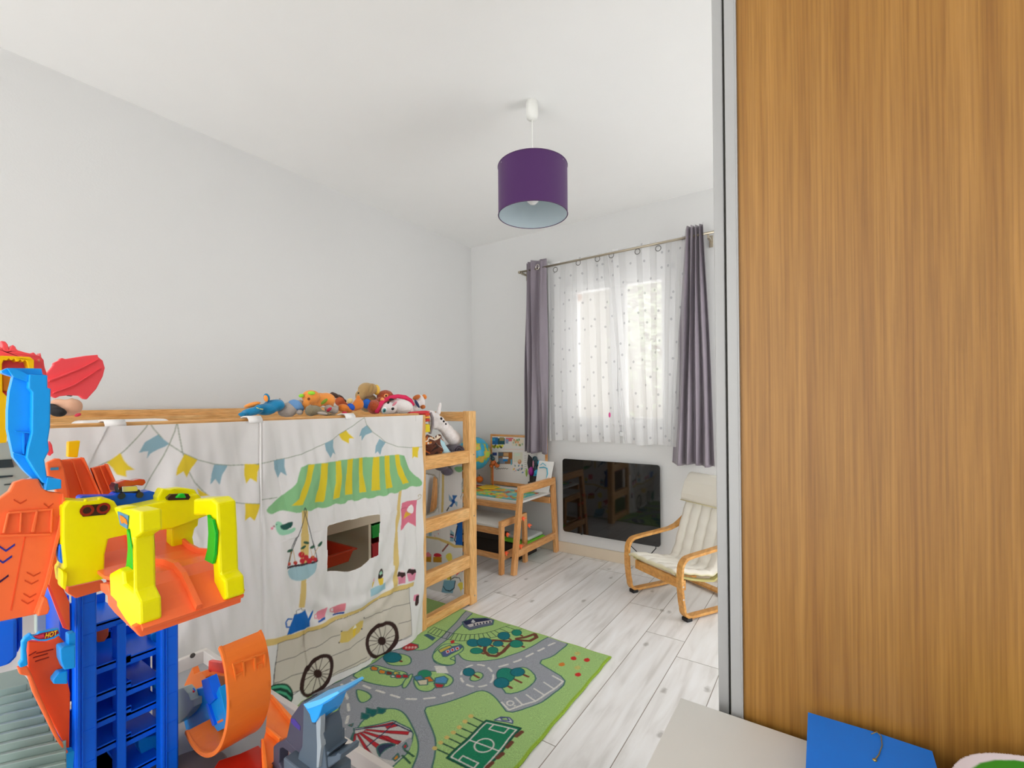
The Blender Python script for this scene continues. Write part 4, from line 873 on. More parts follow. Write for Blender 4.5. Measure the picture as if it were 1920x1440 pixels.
binbox('storage_bin', 'dark red bin under the green one in the storage frame', '#b3222c', yq0, yq1, gbot-.16, gbot-.022, -2.6, UX-.005)
binbox('storage_bin', 'teal bin behind the red-orange one in the storage frame', '#3fa489', .80, ya-.13, zl-.11, zl-.02, -2.69, -2.475)
random.seed(7); zt2 = P(640, 1035, 'x', -2.08)[2]
for k in range(9):
    c_ = random.choice(['#3a2a55', '#1d2438', '#a03070', '#20242c', '#7a2030', '#c8c0d8'])
    x_, y_ = -2.40+.28*random.random(), 1.06+.30*random.random()
    o = MB().ball((x_, y_, zt2-.02), (.035, .03, .022), R_(random.random()*90, 20, random.random()*180), 10).build('small_toy', mat('smalltoy_'+c_.strip('#'), c_, .4), loc=(x_, y_, zt2-.03), smooth=True, remesh=0)
    tag(o, 'small dark toy heaped in the red-orange bin under the bed', 'toy', 'toys heaped in the red-orange bin')
# ------------------------------------------------------------------ soft toys on the bed
dv = MB().box((XL+.08, .25, .956), (BX-.07, 1.70, 1.115)).build('duvet', mat('duvet_white', '#e9e7e4', .9, bump=.3, bscale=9), loc=(-2.2, 1.0, .905), bevel=.05, seg=5)
tag(dv, 'white folded duvet lying on the mattress under the soft toys', 'duvet')
def pb(mb, x, y, rx, ry, rot=0, X=-1.95, rd=None, n=16):
    c = P(x, y, 'x', X); d = float(np.dot(c-CAM, FW)); k = d/FPX; a = math.radians(rot)
    A_ = RT*math.cos(a)+UP*math.sin(a); B_ = -RT*math.sin(a)+UP*math.cos(a)
    rm = Matrix((A_, FW, B_)).transposed()
    mb.ball(c, (rx*k, (rd or min(rx, ry)*1.1)*k, ry*k), rm, n); return mb
def plush(name, label, base, parts, cat='soft toy', group=None):
    """base: (x, y, X); parts: (name, material, balls, remesh)"""
    c = P(base[0], base[1], 'x', base[2]); t = thing(name, label, cat, tuple(c), group)
    for nm, m_, balls, rs_ in parts:
        mb = MB()
        for b_ in balls: pb(mb, *b_)
        mb.build(nm, m_, t, smooth=True, remesh=rs_)
    return t
def fur(n, c): return mat(n, c, .9, sheen=.25, bump=.35, bscale=160, var=.1, vscale=25)
X0 = -1.93
teal = fur('plush_teal', '#0f83b5'); or1 = fur('plush_orange', '#ff9d45'); gr1 = fur('plush_grey', '#b4aaa2'); bl_ = mat('shirt_blue', '#6f9ed2', .85, bump=.3, bscale=200)
plush('soft_toy_bird', 'teal blue soft toy with orange bill and ear, leftmost of the pile on the bed', (500, 780, X0), [
    ('body', teal, [(513, 761, 21, 12, 6, X0), (497, 768, 22, 11, 0, X0), (472, 772, 22, 8, 10, X0), (455, 777, 9, 5, 0, X0), (486, 764, 9, 6, 0, X0+.03), (520, 757, 13, 9, 0, X0)], .006),
    ('bill', or1, [(473, 759, 16, 4.5, 16, X0-.02, 8)], 0),
    ('ear', teal, [(500, 746, 6, 8.5, 15, X0, 3)], 0), ('ear_lining', or1, [(498.5, 747, 4, 6.5, 15, X0+.014, 2)], 0),
    ('eyelid_stitch', mat('yellow_thread', '#e8e27a', .7), [(483, 765, 3, .8, -25, X0+.075, 1), (490, 767, 4, .8, -10, X0+.075, 1)], 0)])
plush('soft_toy_bear', 'grey soft toy in a light blue shirt lying next to the teal one', (548, 780, X0), [
    ('body', gr1, [(540, 769, 16, 14, 0, X0), (549, 764, 15, 13, 0, X0), (562, 758, 10, 9, 0, X0-.03), (530, 773, 9, 8, 0, X0), (524, 749, 3, 4, 0, X0-.04)], .006),
    ('shirt', bl_, [(553, 760, 14, 11, -20, X0+.012), (563, 766, 7, 8, 20, X0+.02)], .006), ('paw', gr1, [(562, 773, 6, 5, 0, X0+.035)], 0)])
plush('soft_toy_dinosaur', 'orange soft toy dinosaur with lime green spikes on top of the pile', (598, 775, X0), [
    ('body', or1, [(583, 744, 17, 13, 0, X0), (600, 746, 12, 10, 0, X0), (612, 749, 17, 13, -8, X0), (573, 760, 7, 10, -20, X0), (598, 758, 8, 6, 0, X0), (618, 757, 8, 10, 0, X0), (590, 756, 9, 7, 0, X0)], .006),
    ('spike', mat('lime_felt', '#9be23a', .8), [(565, 742, 5, 3.4, 10, X0)], 0), ('spike', mat('lime_felt', '#9be23a', .8), [(584, 737, 7, 3.6, 0, X0+.045)], 0), ('spike', mat('olive_felt', '#7d9a2c', .8), [(608, 753, 8, 3, 40, X0+.05)], 0),
    ('nostril', mat('brown_thread', '#7a4018', .8), [(579, 748, 2.4, 2.8, 0, X0+.052)], 0)])
plush('rag_doll', 'small doll with brown face and dark brown hair lying behind the orange dinosaur', (636, 765, X0-.05), [
    ('face', mat('doll_skin', '#c9633a', .8), [(637, 753, 9, 9, 0, X0-.06), (645, 760, 9, 6, 0, X0-.05)], .006), ('hair', fur('doll_hair', '#4a2f22'), [(627, 741, 10, 5, -25, X0-.075), (638, 746, 10, 5, -35, X0-.075), (646, 753, 4, 5, -35, X0-.075)], .006)])
plush('soft_toy_shark', 'olive grey soft toy fin lying at the rail in front of the orange dinosaur', (590, 778, X0+.06), [
    ('body', fur('plush_olive', '#8b8168'), [(583, 770, 11, 11, 0, X0+.06), (592, 769, 12, 9, -15, X0+.06), (606, 774, 16, 5, -18, X0+.06), (622, 778, 12, 3, -8, X0+.06)], .006),
    ('belly', gr1, [(604, 775, 10, 3.2, -8, X0+.095)], 0)])
plush('soft_toy_mouse', 'small grey soft toy with a red mouth in front of the orange dinosaur', (624, 775, X0+.04), [
    ('body', gr1, [(616, 766, 8, 8, 0, X0+.03), (626, 770, 9, 7, 0, X0+.03), (630, 764, 6, 5, 0, X0+.03)], .006), ('mouth', mat('red_felt', '#c9304a', .8), [(617, 768, 6, 3, 40, X0+.065)], 0)])
plush('soft_toy_tiger', 'orange soft toy with a blue scarf and pointed ear lying on its side', (660, 775, X0+.02), [
    ('body', fur('plush_tiger', '#e2802a'), [(643, 765, 11, 8, -8, X0+.02), (652, 767, 12, 8, 0, X0+.02), (672, 758, 10, 11, 0, X0+.02), (672, 746, 4, 6, 10, X0+.02), (665, 763, 8, 8, 0, X0+.02)], .006),
    ('scarf', mat('scarf_blue', '#1f58c4', .8), [(658, 763, 8, 6, -40, X0+.035)], 0), ('muzzle', fur('plush_cream', '#e8cf8c'), [(656, 752, 6, 5, 30, X0+.0)], 0), ('foot', mat('red_felt', '#e03040', .8), [(646, 774, 5, 2.5, 0, X0+.08)], 0)])
plush('soft_toy_elephant', 'tan soft toy with floppy ear and yellow patch, topmost of the pile', (688, 770, X0-.06), [
    ('body', fur('plush_tan', '#b59460'), [(687, 731, 16, 14, 0, X0-.06), (675, 742, 9, 11, 0, X0-.06), (690, 755, 18, 18, 0, X0-.1), (700, 728, 7, 10, 20, X0-.04)], .006),
    ('ear', fur('plush_tan_dark', '#a5844f'), [(696, 729, 4, 10, -15, X0-.005, 4)], 0), ('patch', fur('plush_yellow', '#f2c64a'), [(706, 731, 6.5, 10, 5, X0-.045)], 0),
    ('eye', mat('bead_black', '#141414', .2), [(672, 737, 1.6, 1.6, 0, X0-.0)], 0)])
plush('soft_ball', 'small blue fabric ball between the soft toys', (688, 765, X0-.02), [('ball', mat('ball_blue', '#1766cf', .6), [(688, 757, 8, 9.5, 0, X0-.02)], 0)])
rbm = mat('plush_rust', '#b34a1c', .95, sheen=.3, bump=1.0, bscale=110, var=.15, vscale=40)
plush('soft_toy_orangutan', 'rust brown shaggy soft toy with round eyes behind the white dog', (705, 776, X0-.02), [
    ('body', rbm, [(722, 744, 16, 13, 10, X0-.03), (702, 763, 14, 14, 0, X0+.0), (714, 755, 14, 10, 0, X0-.02), (735, 748, 9, 9, 0, X0-.04)], .006),
    ('eye_patch', fur('plush_peach', '#f0a060'), [(724, 742, 4.4, 3.6, 20, X0+.025, 2)], 0), ('eye', mat('bead_black', '#141414', .2), [(724, 742, 1.8, 1.8, 0, X0+.036)], 0), ('muzzle', fur('plush_peach', '#f0a060'), [(717, 750, 4, 5, 10, X0+.03, 3)], 0)])
wf = fur('plush_white', '#ece6e4')
dg = plush('soft_toy_dog', 'white soft toy dog with a pink cap lying on its side at the rail', (742, 778, X0+.03), [
    ('head', wf, [(748, 763, 27, 15, 0, X0+.03), (728, 766, 17, 12, 10, X0+.04), (766, 769, 11, 8, -30, X0+.03)], .006),
    ('nose', mat('nose_pink', '#e08a9a', .6), [(740, 757, 6, 2.2, 45, X0+.085)], 0),
    ('spot', mat('black_felt', '#1c1a1c', .8), [(728, 755, 2.6, 2, 40, X0+.088)], 0), ('spot', mat('black_felt', '#1c1a1c', .8), [(736.5, 766.5, 3, 2.6, 30, X0+.095)], 0), ('spot', mat('black_felt', '#1c1a1c', .8), [(734, 749, 5, 2, 0, X0+.06)], 0),
    ('eye', mat('eye_white', '#f2f5f4', .3), [(720.5, 768.5, 5, 6, -20, X0+.088, 3)], 0), ('iris', mat('eye_teal', '#2a8f92', .25), [(720.5, 769.5, 3.3, 4, -20, X0+.099, 2)], 0), ('pupil', mat('bead_black', '#141414', .2), [(721, 770, 1.5, 2, 0, X0+.106, 1.5)], 0)])
arc = [P(x, y, 'x', X0+.03) for x, y in ((706, 774), (709, 764), (718, 752), (732, 745), (746, 743), (760, 745), (769, 751), (774, 760))]
MB().tube(arc, [.012, .012, .011, .011, .011, .012, .013, .012], 12).build('cap', mat('cap_crimson', '#dc2458', .8, bump=.2), dg, smooth=True)
plush('soft_toy_guinea_pig', 'small white and brown soft toy at the right end of the pile', (787, 774, X0-.02), [
    ('body', wf, [(789, 752, 8, 13, 15, X0-.02), (780, 758, 8, 10, 0, X0-.03), (776, 766, 8, 8, 0, X0-.03)], .006), ('ear', fur('plush_tiger', '#e2802a'), [(796, 744, 4, 5, 30, X0-.02)], 0),
    ('patch', fur('plush_brown', '#c06a2c'), [(781, 745, 8, 4.5, 25, X0-.01)], 0), ('patch', fur('plush_brown', '#c06a2c'), [(793, 763, 5, 4, 10, X0-.0)], 0), ('collar', mat('collar_navy', '#2c3f66', .7), [(782, 757, 2.6, 9, 30, X0+.0)], 0)])
# long white plush hanging behind the ladder
XW = -1.90
t = thing('long_white_soft_toy', 'large white soft toy with striped collar hanging over the top ladder rung', 'soft toy', tuple(P(815, 790, 'x', XW)))
mb = MB()
for x, y, rx, ry, ro_ in ((806, 779, 13, 10, 0), (815, 784, 11, 11, 0), (823, 791, 11.5, 11.5, 0), (831, 800, 11.5, 12, 0), (839, 809, 12, 13, 0), (846, 817, 13.5, 13, 0), (851, 822, 14.5, 13.5, 0), (812, 793, 9, 12, 0), (820, 798, 10, 8, 0)): pb(mb, x, y, rx, ry, ro_, XW)
mb.build('leg', wf, t, smooth=True, remesh=.006)
mb = MB(); pb(mb, 824, 764, 3.6, 10, -12, XW-.02); pb(mb, 822, 773, 4.6, 6, -12, XW-.02); mb.build('ear', wf, t, smooth=True, remesh=.004)
for i, (x, y) in enumerate(((827.5, 785), (832, 790), (836, 795))): pb(MB(), x, y, 2.2-.3*i, 2.6-.4*i, 30, XW+.062).build('spot', mat('black_felt', '#1c1a1c', .8), t, smooth=True)
for nm, cc_, y0_, y1_ in (('collar_stripe', '#d6432a', 775, 780), ('collar_stripe', '#f0a63a', 781, 785), ('collar_stripe', '#c23a2a', 786, 791), ('collar_tag', '#e8d020', 796, 811)):
    MB().slab([(798, y0_), (806, y0_-1), (807, y1_-1), (798, y1_)], 'x', XW+.075, -.05).build(nm, mat('cloth_'+cc_.strip('#'), cc_, .8), t, bevel=.004)
MB().tube([P(x, y, 'x', XW+.07) for x, y in ((807, 774), (811, 784), (811, 797), (806, 813))], .008, 10).build('collar', mat('collar_grey', '#8d8488', .8), t, smooth=True)
MB().slab([(768, 773), (800, 770), (808, 772), (800, 776), (770, 776)], 'x', XW+.06, -.04).build('ribbon', mat('ribbon_red', '#d4303c', .6), t, bevel=.003)
# blanket bundle
t = thing('rolled_blanket', 'grey fleece blanket rolled up behind the top ladder rung', 'blanket', tuple(P(850, 860, 'x', -1.88)))
gf = mat('fleece_grey', '#5d5460', .95, sheen=.3, bump=.5, bscale=200)
sp_ = [P(862+11*(1-k/26)*math.cos(k*.42+2.6), 846+12*(1-k/26)*math.sin(k*.42+2.6), 'x', -1.86) for k in range(22)]
rc = P(861, 846, 'x', -1.83); Rr = .036
MB().lathe([(Rr*.8, -.16), (Rr, -.12), (Rr*1.02, -.01), (Rr*.98, .0), (Rr*.9, .003), (Rr*.8, -.003), (Rr*.74, -.03), (Rr*.68, -.03), (Rr*.64, 0), (Rr*.55, .003), (Rr*.47, -.004), (Rr*.42, -.03), (Rr*.3, -.03), (Rr*.26, -.002), (Rr*.15, .002), (0, 0)], rc, 28, ax=(1, -.45, 0)).build('roll', gf, t, smooth=True)
mb = MB(); pb(mb, 845, 850, 22, 12, 0, -1.90); pb(mb, 815, 862, 22, 8, 0, -1.92); pb(mb, 840, 862, 24, 8, 0, -1.93); pb(mb, 838, 884, 12, 8, -8, -1.92); pb(mb, 826, 874, 14, 9, -8, -1.94); mb.build('folds', gf, t, smooth=True, remesh=.006)
sh = Sheet(0, 1, 0, 1, .008, '#6b4335', ss=2)
random.seed(11)
for k in range(60):
    sh.oval(random.random(), random.random(), .03+.09*random.random(), .02+.05*random.random(), random.choice(['#d9873f', '#e8b070', '#5a3428', '#f0e6d8', '#3a2a26', '#c8662c', '#efe0c8']), rot=random.random()*3, raw=True)
sh.poly([(.55, .0), (1, .0), (1, .75), (.8, .85), (.62, .4)], '#b9dbe4', raw=True); sh.poly([(.6, .05), (.95, .1), (.8, .2)], '#4fa8b4', raw=True); sh.line([(0, .82), (.3, .86), (.5, .7), (.6, .55)], .04, '#efe9e0', raw=True)
ca, cb_, cc_, cd = [P(x, y, 'x', -1.835) for x, y in ((800, 862), (858, 862), (838, 817), (799, 818))]
def bun(U, V):
    q = [(1-U)*(1-V)*ca[i]+U*(1-V)*cb_[i]+U*V*cc_[i]+(1-U)*V*cd[i] for i in range(3)]
    return q[0]-.03*(1-np.sin(np.pi*np.clip(U, 0, 1))*.9)-.02*V+.010*np.sin(V*9+U*6)+.006*np.sin(U*20-V*9), q[1], q[2]+.008*np.sin(U*13+V*4)
b_ = thing('crumpled_printed_cloth', 'crumpled cloth printed in brown, orange and pale blue on the top rung', 'cloth', tuple(ca))
sh.build('cloth', bun, printmat('cloth_dye', .8, bump=.2, bscale=300), b_, thick=.004)
# peach and black doll at the left
plush('soft_toy_figure', 'peach and black soft toy on the bed behind the red toy wing', (125, 782, -1.98), [
    ('head', mat('doll_peach', '#d9a98c', .8), [(138, 763, 13, 16, -10, -1.98), (112, 756, 16, 9, -8, -2.0), (128, 770, 12, 10, 0, -1.98), (134, 755, 9, 9, 0, -1.98)], .006),
    ('hair', mat('black_felt', '#1c1a1c', .8), [(108, 772, 16, 10, -15, -1.96), (131, 741, 7, 4, 0, -1.98), (96, 765, 12, 9, 0, -1.99)], .006),
    ('trim', mat('red_felt', '#c9304a', .8), [(146, 778, 6, 3, 20, -1.93)], 0)])
c0 = P(205, 778, 'x', -1.9)
o = MB().box((-1.98, .42, 1.116), (BX-.085, .66, 1.165)).build('white_cloth', mat('white_cotton', '#eceae8', .8), loc=(-1.9, .55, 1.116), bevel=.02, seg=4); tag(o, 'folded white cloth lying by the soft toy figure on the bed', 'cloth')

# ------------------------------------------------------------------ desk and bench
dp_ = wood('beech', ['#d29050', '#e0a466', '#eab680'], 'Z', 2.2, .42, 10)
dpx = wood('beech_x', ['#d29050', '#e0a466', '#eab680'], 'X', 2.2, .42, 10); dpy = wood('beech_y', ['#d29050', '#e0a466', '#eab680'], 'Y', 2.2, .42, 10)
dk = thing('child_desk', 'low pine child desk with white top in the corner by the window', 'desk', (-2.2, 3.0, 0))
ZT = P(967, 941, 'y', 2.80)[2]
clamp = mat('orange_clip', '#ff6a3c', .4)
def side(t, x, yf0, yf1, yb0, yb1, zt, zr, w=.045, dz=.055):
    MB().beam((x, yf0, 0), (x, yf1, zt), w*.7, w, (0, 1, 0)).build('leg', dp_, t, bevel=.004)
    MB().beam((x, yb0, 0), (x, yb1, zt), w*.7, w, (0, 1, 0)).build('leg', dp_, t, bevel=.004)
    MB().beam((x, yf1-.02, zt-dz/2), (x, yb1+.02, zt-dz/2), w*.72, dz).build('side_rail', dpy, t, bevel=.004)
    f_ = zr/zt
    MB().beam((x, yf0+(yf1-yf0)*f_+w/2, zr), (x, yb0+(yb1-yb0)*f_-w/2, zr), w*.6, .05).build('side_rail', dpy, t, bevel=.004)
for x in (-1.835, -2.66): side(dk, x, 2.70, 2.80, 3.315, 3.265, .61, .14)
MB().box((-2.64, 2.80, ZT-.016), (-1.855, 3.27, ZT)).build('desk_top', mat('white_laminate', '#e9e7e1'), dk, bevel=.002)
MB().box((-2.64, 2.79, ZT-.062), (-1.855, 2.81, ZT-.017)).build('front_rail', dpx, dk, bevel=.003); MB().box((-2.64, 3.25, .40), (-1.855, 3.27, .45)).build('back_rail', dpx, dk, bevel=.003)
bn = thing('child_bench', 'low pine bench with white seat pushed under the child desk', 'bench', (-2.2, 2.8, 0))
side(bn, -1.915, 2.665, 2.67, 2.975, 2.965, .375, .12, .04, .045); side(bn, -2.45, 2.665, 2.67, 2.975, 2.965, .375, .12, .04, .045)
MB().box((-2.43, 2.655, .325), (-1.935, 2.99, .34)).build('seat', mat('white_laminate', '#e9e7e1'), bn, bevel=.002)
MB().box((-2.43, 2.66, .275), (-1.935, 2.675, .324)).build('front_rail', dpx, bn, bevel=.003); MB().box((-2.43, 2.66, .10), (-1.935, 2.675, .14)).build('front_rail', dpx, bn, bevel=.003)
for x, y, X, t in ((981, 972, -1.815, dk), (1051, 945, -1.815, dk), (1053, 987, -1.815, dk), (976, 1024, -1.815, dk), (992, 985, -1.80, dk), (951, 1002, -1.90, bn), (949, 1037, -1.90, bn)):
    c = P(x, y, 'x', X); mb = MB().ball(c, (.012, .010, .014), None, 10)
    for a_ in (0, 2.1, 4.2): mb.beam(c, (c[0]+.012, c[1]+.017*math.cos(a_), c[2]+.017*math.sin(a_)), .006, .006)
    mb.build('clip', clamp, t)
bx_ = MB().box((-2.55, 2.98, .0), (-1.97, 3.24, .118)).build('black_storage_box', mat('black_box', '#231d1a', .6), loc=(-2.2, 3.1, 0), bevel=.005); tag(bx_, 'dark storage box on the floor beneath the child desk', 'box')
tg = thing('green_tray', 'shallow lime green tray with translucent lid under the child desk', 'tray', (-1.98, 3.1, .119))
MB().box((-2.14, 2.985, .119), (-1.885, 3.235, .150)).build('tray_body', mat('lime_plastic', '#7ed332', .35), tg, bevel=.012, seg=3)
MB().box((-2.12, 3.0, .151), (-1.90, 3.22, .178)).build('lid', mat('cloudy_plastic', '#c6ccca', .3), tg, bevel=.014, seg=3)
# board with photos
b0 = P(918, 814, 'y', 3.29); b1 = P(1024, 819, 'y', 3.29); bz = ZT+.001
bd = thing('photo_board', 'wood framed board covered with photos and drawings at the back of the desk', 'board', (b0[0], 3.29, bz))
fy = 3.30
for a, b in (((b0[0], fy, bz), (b0[0]+.018, fy+.016, b0[2])), ((b1[0]-.018, fy, bz), (b1[0], fy+.016, b0[2])), ((b0[0]+.018, fy, b0[2]-.018), (b1[0]-.018, fy+.016, b0[2])), ((b0[0]+.018, fy, bz), (b1[0]-.018, fy+.016, bz+.03))):
    MB().box(a, b).build('frame', dpx, bd, bevel=.002)
K = lambda p: T(p, 760, 740, 6)
def b_uv(x, y): p = P(x, y, 'y', fy+.004); return p[0], p[2]
sh = Sheet(b0[0]+.018, b1[0]-.018, bz+.03, b0[2]-.018, .0022, '#e3e0dd', b_uv)
def q_(x0, y0, x1, y1, c): sh.poly(K([(x0, y0), (x1, y0), (x1, y1), (x0, y1)]), c)
q_(960, 480, 1040, 560, '#2f6fae'); q_(1040, 490, 1120, 560, '#2c5560'); q_(970, 490, 1010, 520, '#3aa0c8'); q_(1060, 480, 1110, 520, '#9a8a5a'); q_(1130, 485, 1215, 525, '#d8707a'); q_(1125, 500, 1160, 550, '#8fa0c0')
for k in range(10): sh.oval(760+(975+k*13)/6, 740+(575+(k % 3)*8)/6, 2.2, 2.4, random.choice(['#d6d530', '#e8e04a', '#8f9a2c', '#4a4a20']))
q_(1200, 500, 1330, 575, '#e6dcc8')
for k in range(14): sh.oval(760+(1210+random.random()*115)/6, 740+(505+random.random()*65)/6, 1.5, 2.2, random.choice(['#7ba05a', '#d98a5a', '#c8b89a', '#a8c0a8', '#e0a878']))
q_(1095, 612, 1330, 618, '#e8c4bc'); q_(1045, 645, 1205, 780, '#8b6a4c'); q_(1045, 650, 1100, 690, '#5d6a72'); q_(1105, 655, 1160, 690, '#c9a070'); q_(1160, 655, 1200, 715, '#a5622c'); q_(1050, 715, 1120, 775, '#7a8ea8'); q_(1095, 700, 1160, 722, '#e6e2dc'); q_(1100, 725, 1150, 750, '#2f8ad0'); q_(1150, 735, 1190, 775, '#9a6a44'); q_(1185, 730, 1200, 790, '#5aa8c8')
q_(965, 650, 1030, 685, '#3b4c86'); q_(1215, 650, 1320, 760, '#dad9c8'); q_(1230, 660, 1290, 690, '#cfe0d0')
sh.oval(760+1285/6, 740+755/6, 3.5, 4.5, '#c9946e'); sh.oval(760+1280/6, 740+745/6, 2.4, 2, '#e0b898')
for k in range(24): sh.oval(760+(1215+random.random()*110)/6, 740+(780+random.random()*100)/6, 1.2, 1.4, random.choice(['#7f9ac0', '#5a8a7a', '#e0a0a0', '#c0c8d8', '#e8d060', '#90a0c8']))
for k in range(8): sh.line(K([(1340, 690+k*24), (1362, 688+k*24)]), .0025, '#5a6068')
wr = [(1000, 830), (1012, 815), (1020, 835), (1035, 838), (1042, 812), (1046, 838), (1058, 828), (1068, 838), (1078, 826), (1092, 836), (1102, 824), (1112, 836), (1124, 826), (1140, 836), (1155, 830)]
sh.line(K(wr), .004, '#4a4238')
def bfn(U, V): return U, 0*U+fy+.004, V
sh.build('photo_sheet', bfn, printmat('paper_print', .5), bd)
# framed picture at right of desk
p0, p1 = P(1011, 864, 'y', 3.24), P(1038, 866, 'y', 3.24); pb0 = ZT+.001
pcx = thing('drawing_card', 'white card with turquoise drawing leaning at the right end of the desk', 'card', (p0[0], 3.24, pb0))
MB().prism([(p0[0]-.005, 3.245, p0[2]), (p1[0], 3.245, p1[2]-.002), (p1[0]-.03, 3.205, pb0), (p0[0]-.03, 3.205, pb0)], (0, .006, 0)).build('card', mat('card_white', '#e8e7e3', .6), pcx, bevel=.001)
mb = MB(); q = lambda x, y, dy=.004: (lambda p: (p[0], p[1]-dy, p[2]))(P(x, y, 'y', 3.232))
mb.tube([q(1012, 877), q(1020, 876), q(1026, 878), q(1027, 888), q(1025, 897)], .005, 6).ball(q(1019, 895), (.014, .002, .013)).tube([q(1014, 872), q(1018, 868), q(1024, 873)], .003, 6); mb.build('turquoise_print', mat('turquoise_paint', '#3fa6c0', .6), pcx)
# globe
gc = P(889, 850, 'y', 3.10); gk = float(np.dot(gc-CAM, FW))/FPX; gr = 31*gk
gz = thing('globe', 'blue and green globe on a stand at the left of the desk', 'globe', (gc[0], gc[1], ZT))
def globe_mat():
    M = bpy.data.materials.new('globe_map'); M.use_nodes = True; nt = M.node_tree; b = nt.nodes['Principled BSDF']; b.inputs['Roughness'].default_value = .35
    tc = nt.nodes.new('ShaderNodeTexCoord'); n = nt.nodes.new('ShaderNodeTexNoise'); n.inputs['Scale'].default_value = 9; n.inputs['Detail'].default_value = 6; nt.links.new(tc.outputs['Object'], n.inputs['Vector'])
    r = ramp(nt, [(.50, '#2f9fc4'), (.515, '#1f86b0'), (.52, '#86b83a'), (.57, '#d8a04a'), (.62, '#a8c84a')]); nt.links.new(n.outputs['Fac'], r.inputs['Fac']); nt.links.new(r.outputs['Color'], b.inputs['Base Color']); return M
MB().ball(gc, gr, None, 40).build('sphere', globe_mat(), gz, smooth=True)
MB().tube([(gc[0]-(gr+.012)*math.cos(t)*.9, gc[1]+(gr+.012)*math.cos(t)*.43, gc[2]+(gr+.012)*math.sin(t)) for t in np.linspace(-1.7, 1.6, 24)], .005, 8).build('arc', mat('black_plastic', '#26221f', .4), gz, smooth=True)
MB().lathe([(0, 0), (.07, 0), (.07, .008), (.02, .02), (.012, gc[2]-gr-ZT), (0, gc[2]-gr-ZT)], (gc[0], gc[1], ZT+.001), 24).build('base', mat('red_brown_plastic', '#8c2f24', .4), gz, smooth=True)
# map puzzle
sh = Sheet(-2.5, -1.90, 2.84, 3.16, .004, '#5fb4b0')
random.seed(21)
for k in range(90): sh.oval(-2.5+.6*random.random(), 2.84+.32*random.random(), .02+.04*random.random(), .01+.02*random.random(), random.choice(['#4fb8c8', '#7cc46a', '#b8d84a', '#f2b23c', '#ef8a3a', '#3f9a88', '#e8d84a', '#c85a3a', '#8ad0c0']), rot=random.random()*3, raw=True)
for k in range(26): sh.oval(-2.45+.5*random.random(), 2.85+.07*random.random(), .03, .012, random.choice(['#f29a3c', '#f0c030', '#8cd040', '#ef8a3a']), rot=random.random()*3, raw=True)
mz = thing('map_puzzle', 'colourful map puzzle lying flat on the child desk', 'puzzle', (-2.2, 3.0, ZT))
sh.build('puzzle_board', lambda U, V: (U, V, ZT+.006+0*U), printmat('puzzle_print', .45), mz, thick=.005)
lf = MB().prism([P(x, y, 'z', ZT+.009) for x, y in ((895, 914), (912, 910), (928, 911), (938, 914), (926, 917), (905, 918))], (0, 0, .006)).build('yellow_fish_puzzle_piece', mat('yellow_wood', '#f3c81c', .4), loc=tuple(P(915, 914, 'z', ZT+.009)), bevel=.002); tag(lf, 'yellow wooden fish shaped piece on the map puzzle', 'puzzle piece')
pcz = P(925, 899, 'z', ZT+.02); pk = thing('pencil_tin', 'open yellow pencil tin with blue crayons in front of the photo board', 'pencil tin', (pcz[0], pcz[1], ZT+.0075))
rz = R_(z=-14)
MB().box((pcz[0]-.095, pcz[1]-.03, ZT+.0075), (pcz[0]+.075, pcz[1]+.04, ZT+.034), rz).build('tin', mat('tin_yellow', '#ecc81c', .4), pk, bevel=.006)
for k in range(7): MB().tube([(pcz[0]-.08+.004*k, pcz[1]-.02+k*.008, ZT+.038), (pcz[0]+.05, pcz[1]-.035+k*.008, ZT+.038)], .0035, 6).build('crayon', mat('crayon_%d' % (k % 3), ['#2f7fa8', '#34506a', '#4a9ac0'][k % 3], .5), pk)
oc = P(899, 900, 'z', ZT+.03); o = MB().ball((oc[0], oc[1], ZT+.036), (.033, .033, .029)).build('orange_ball', mat('orange_toy', '#f57a22', .4), loc=(oc[0], oc[1], ZT+.008), smooth=True); tag(o, 'small orange toy ball on the desk beside the bed post', 'ball')
MB().lathe([(0, .0), (.004, 0), (.003, .015), (0, .016)], (oc[0], oc[1], ZT+.064), 8).build('stem', mat('green_stem', '#3f7a2c', .6), o)
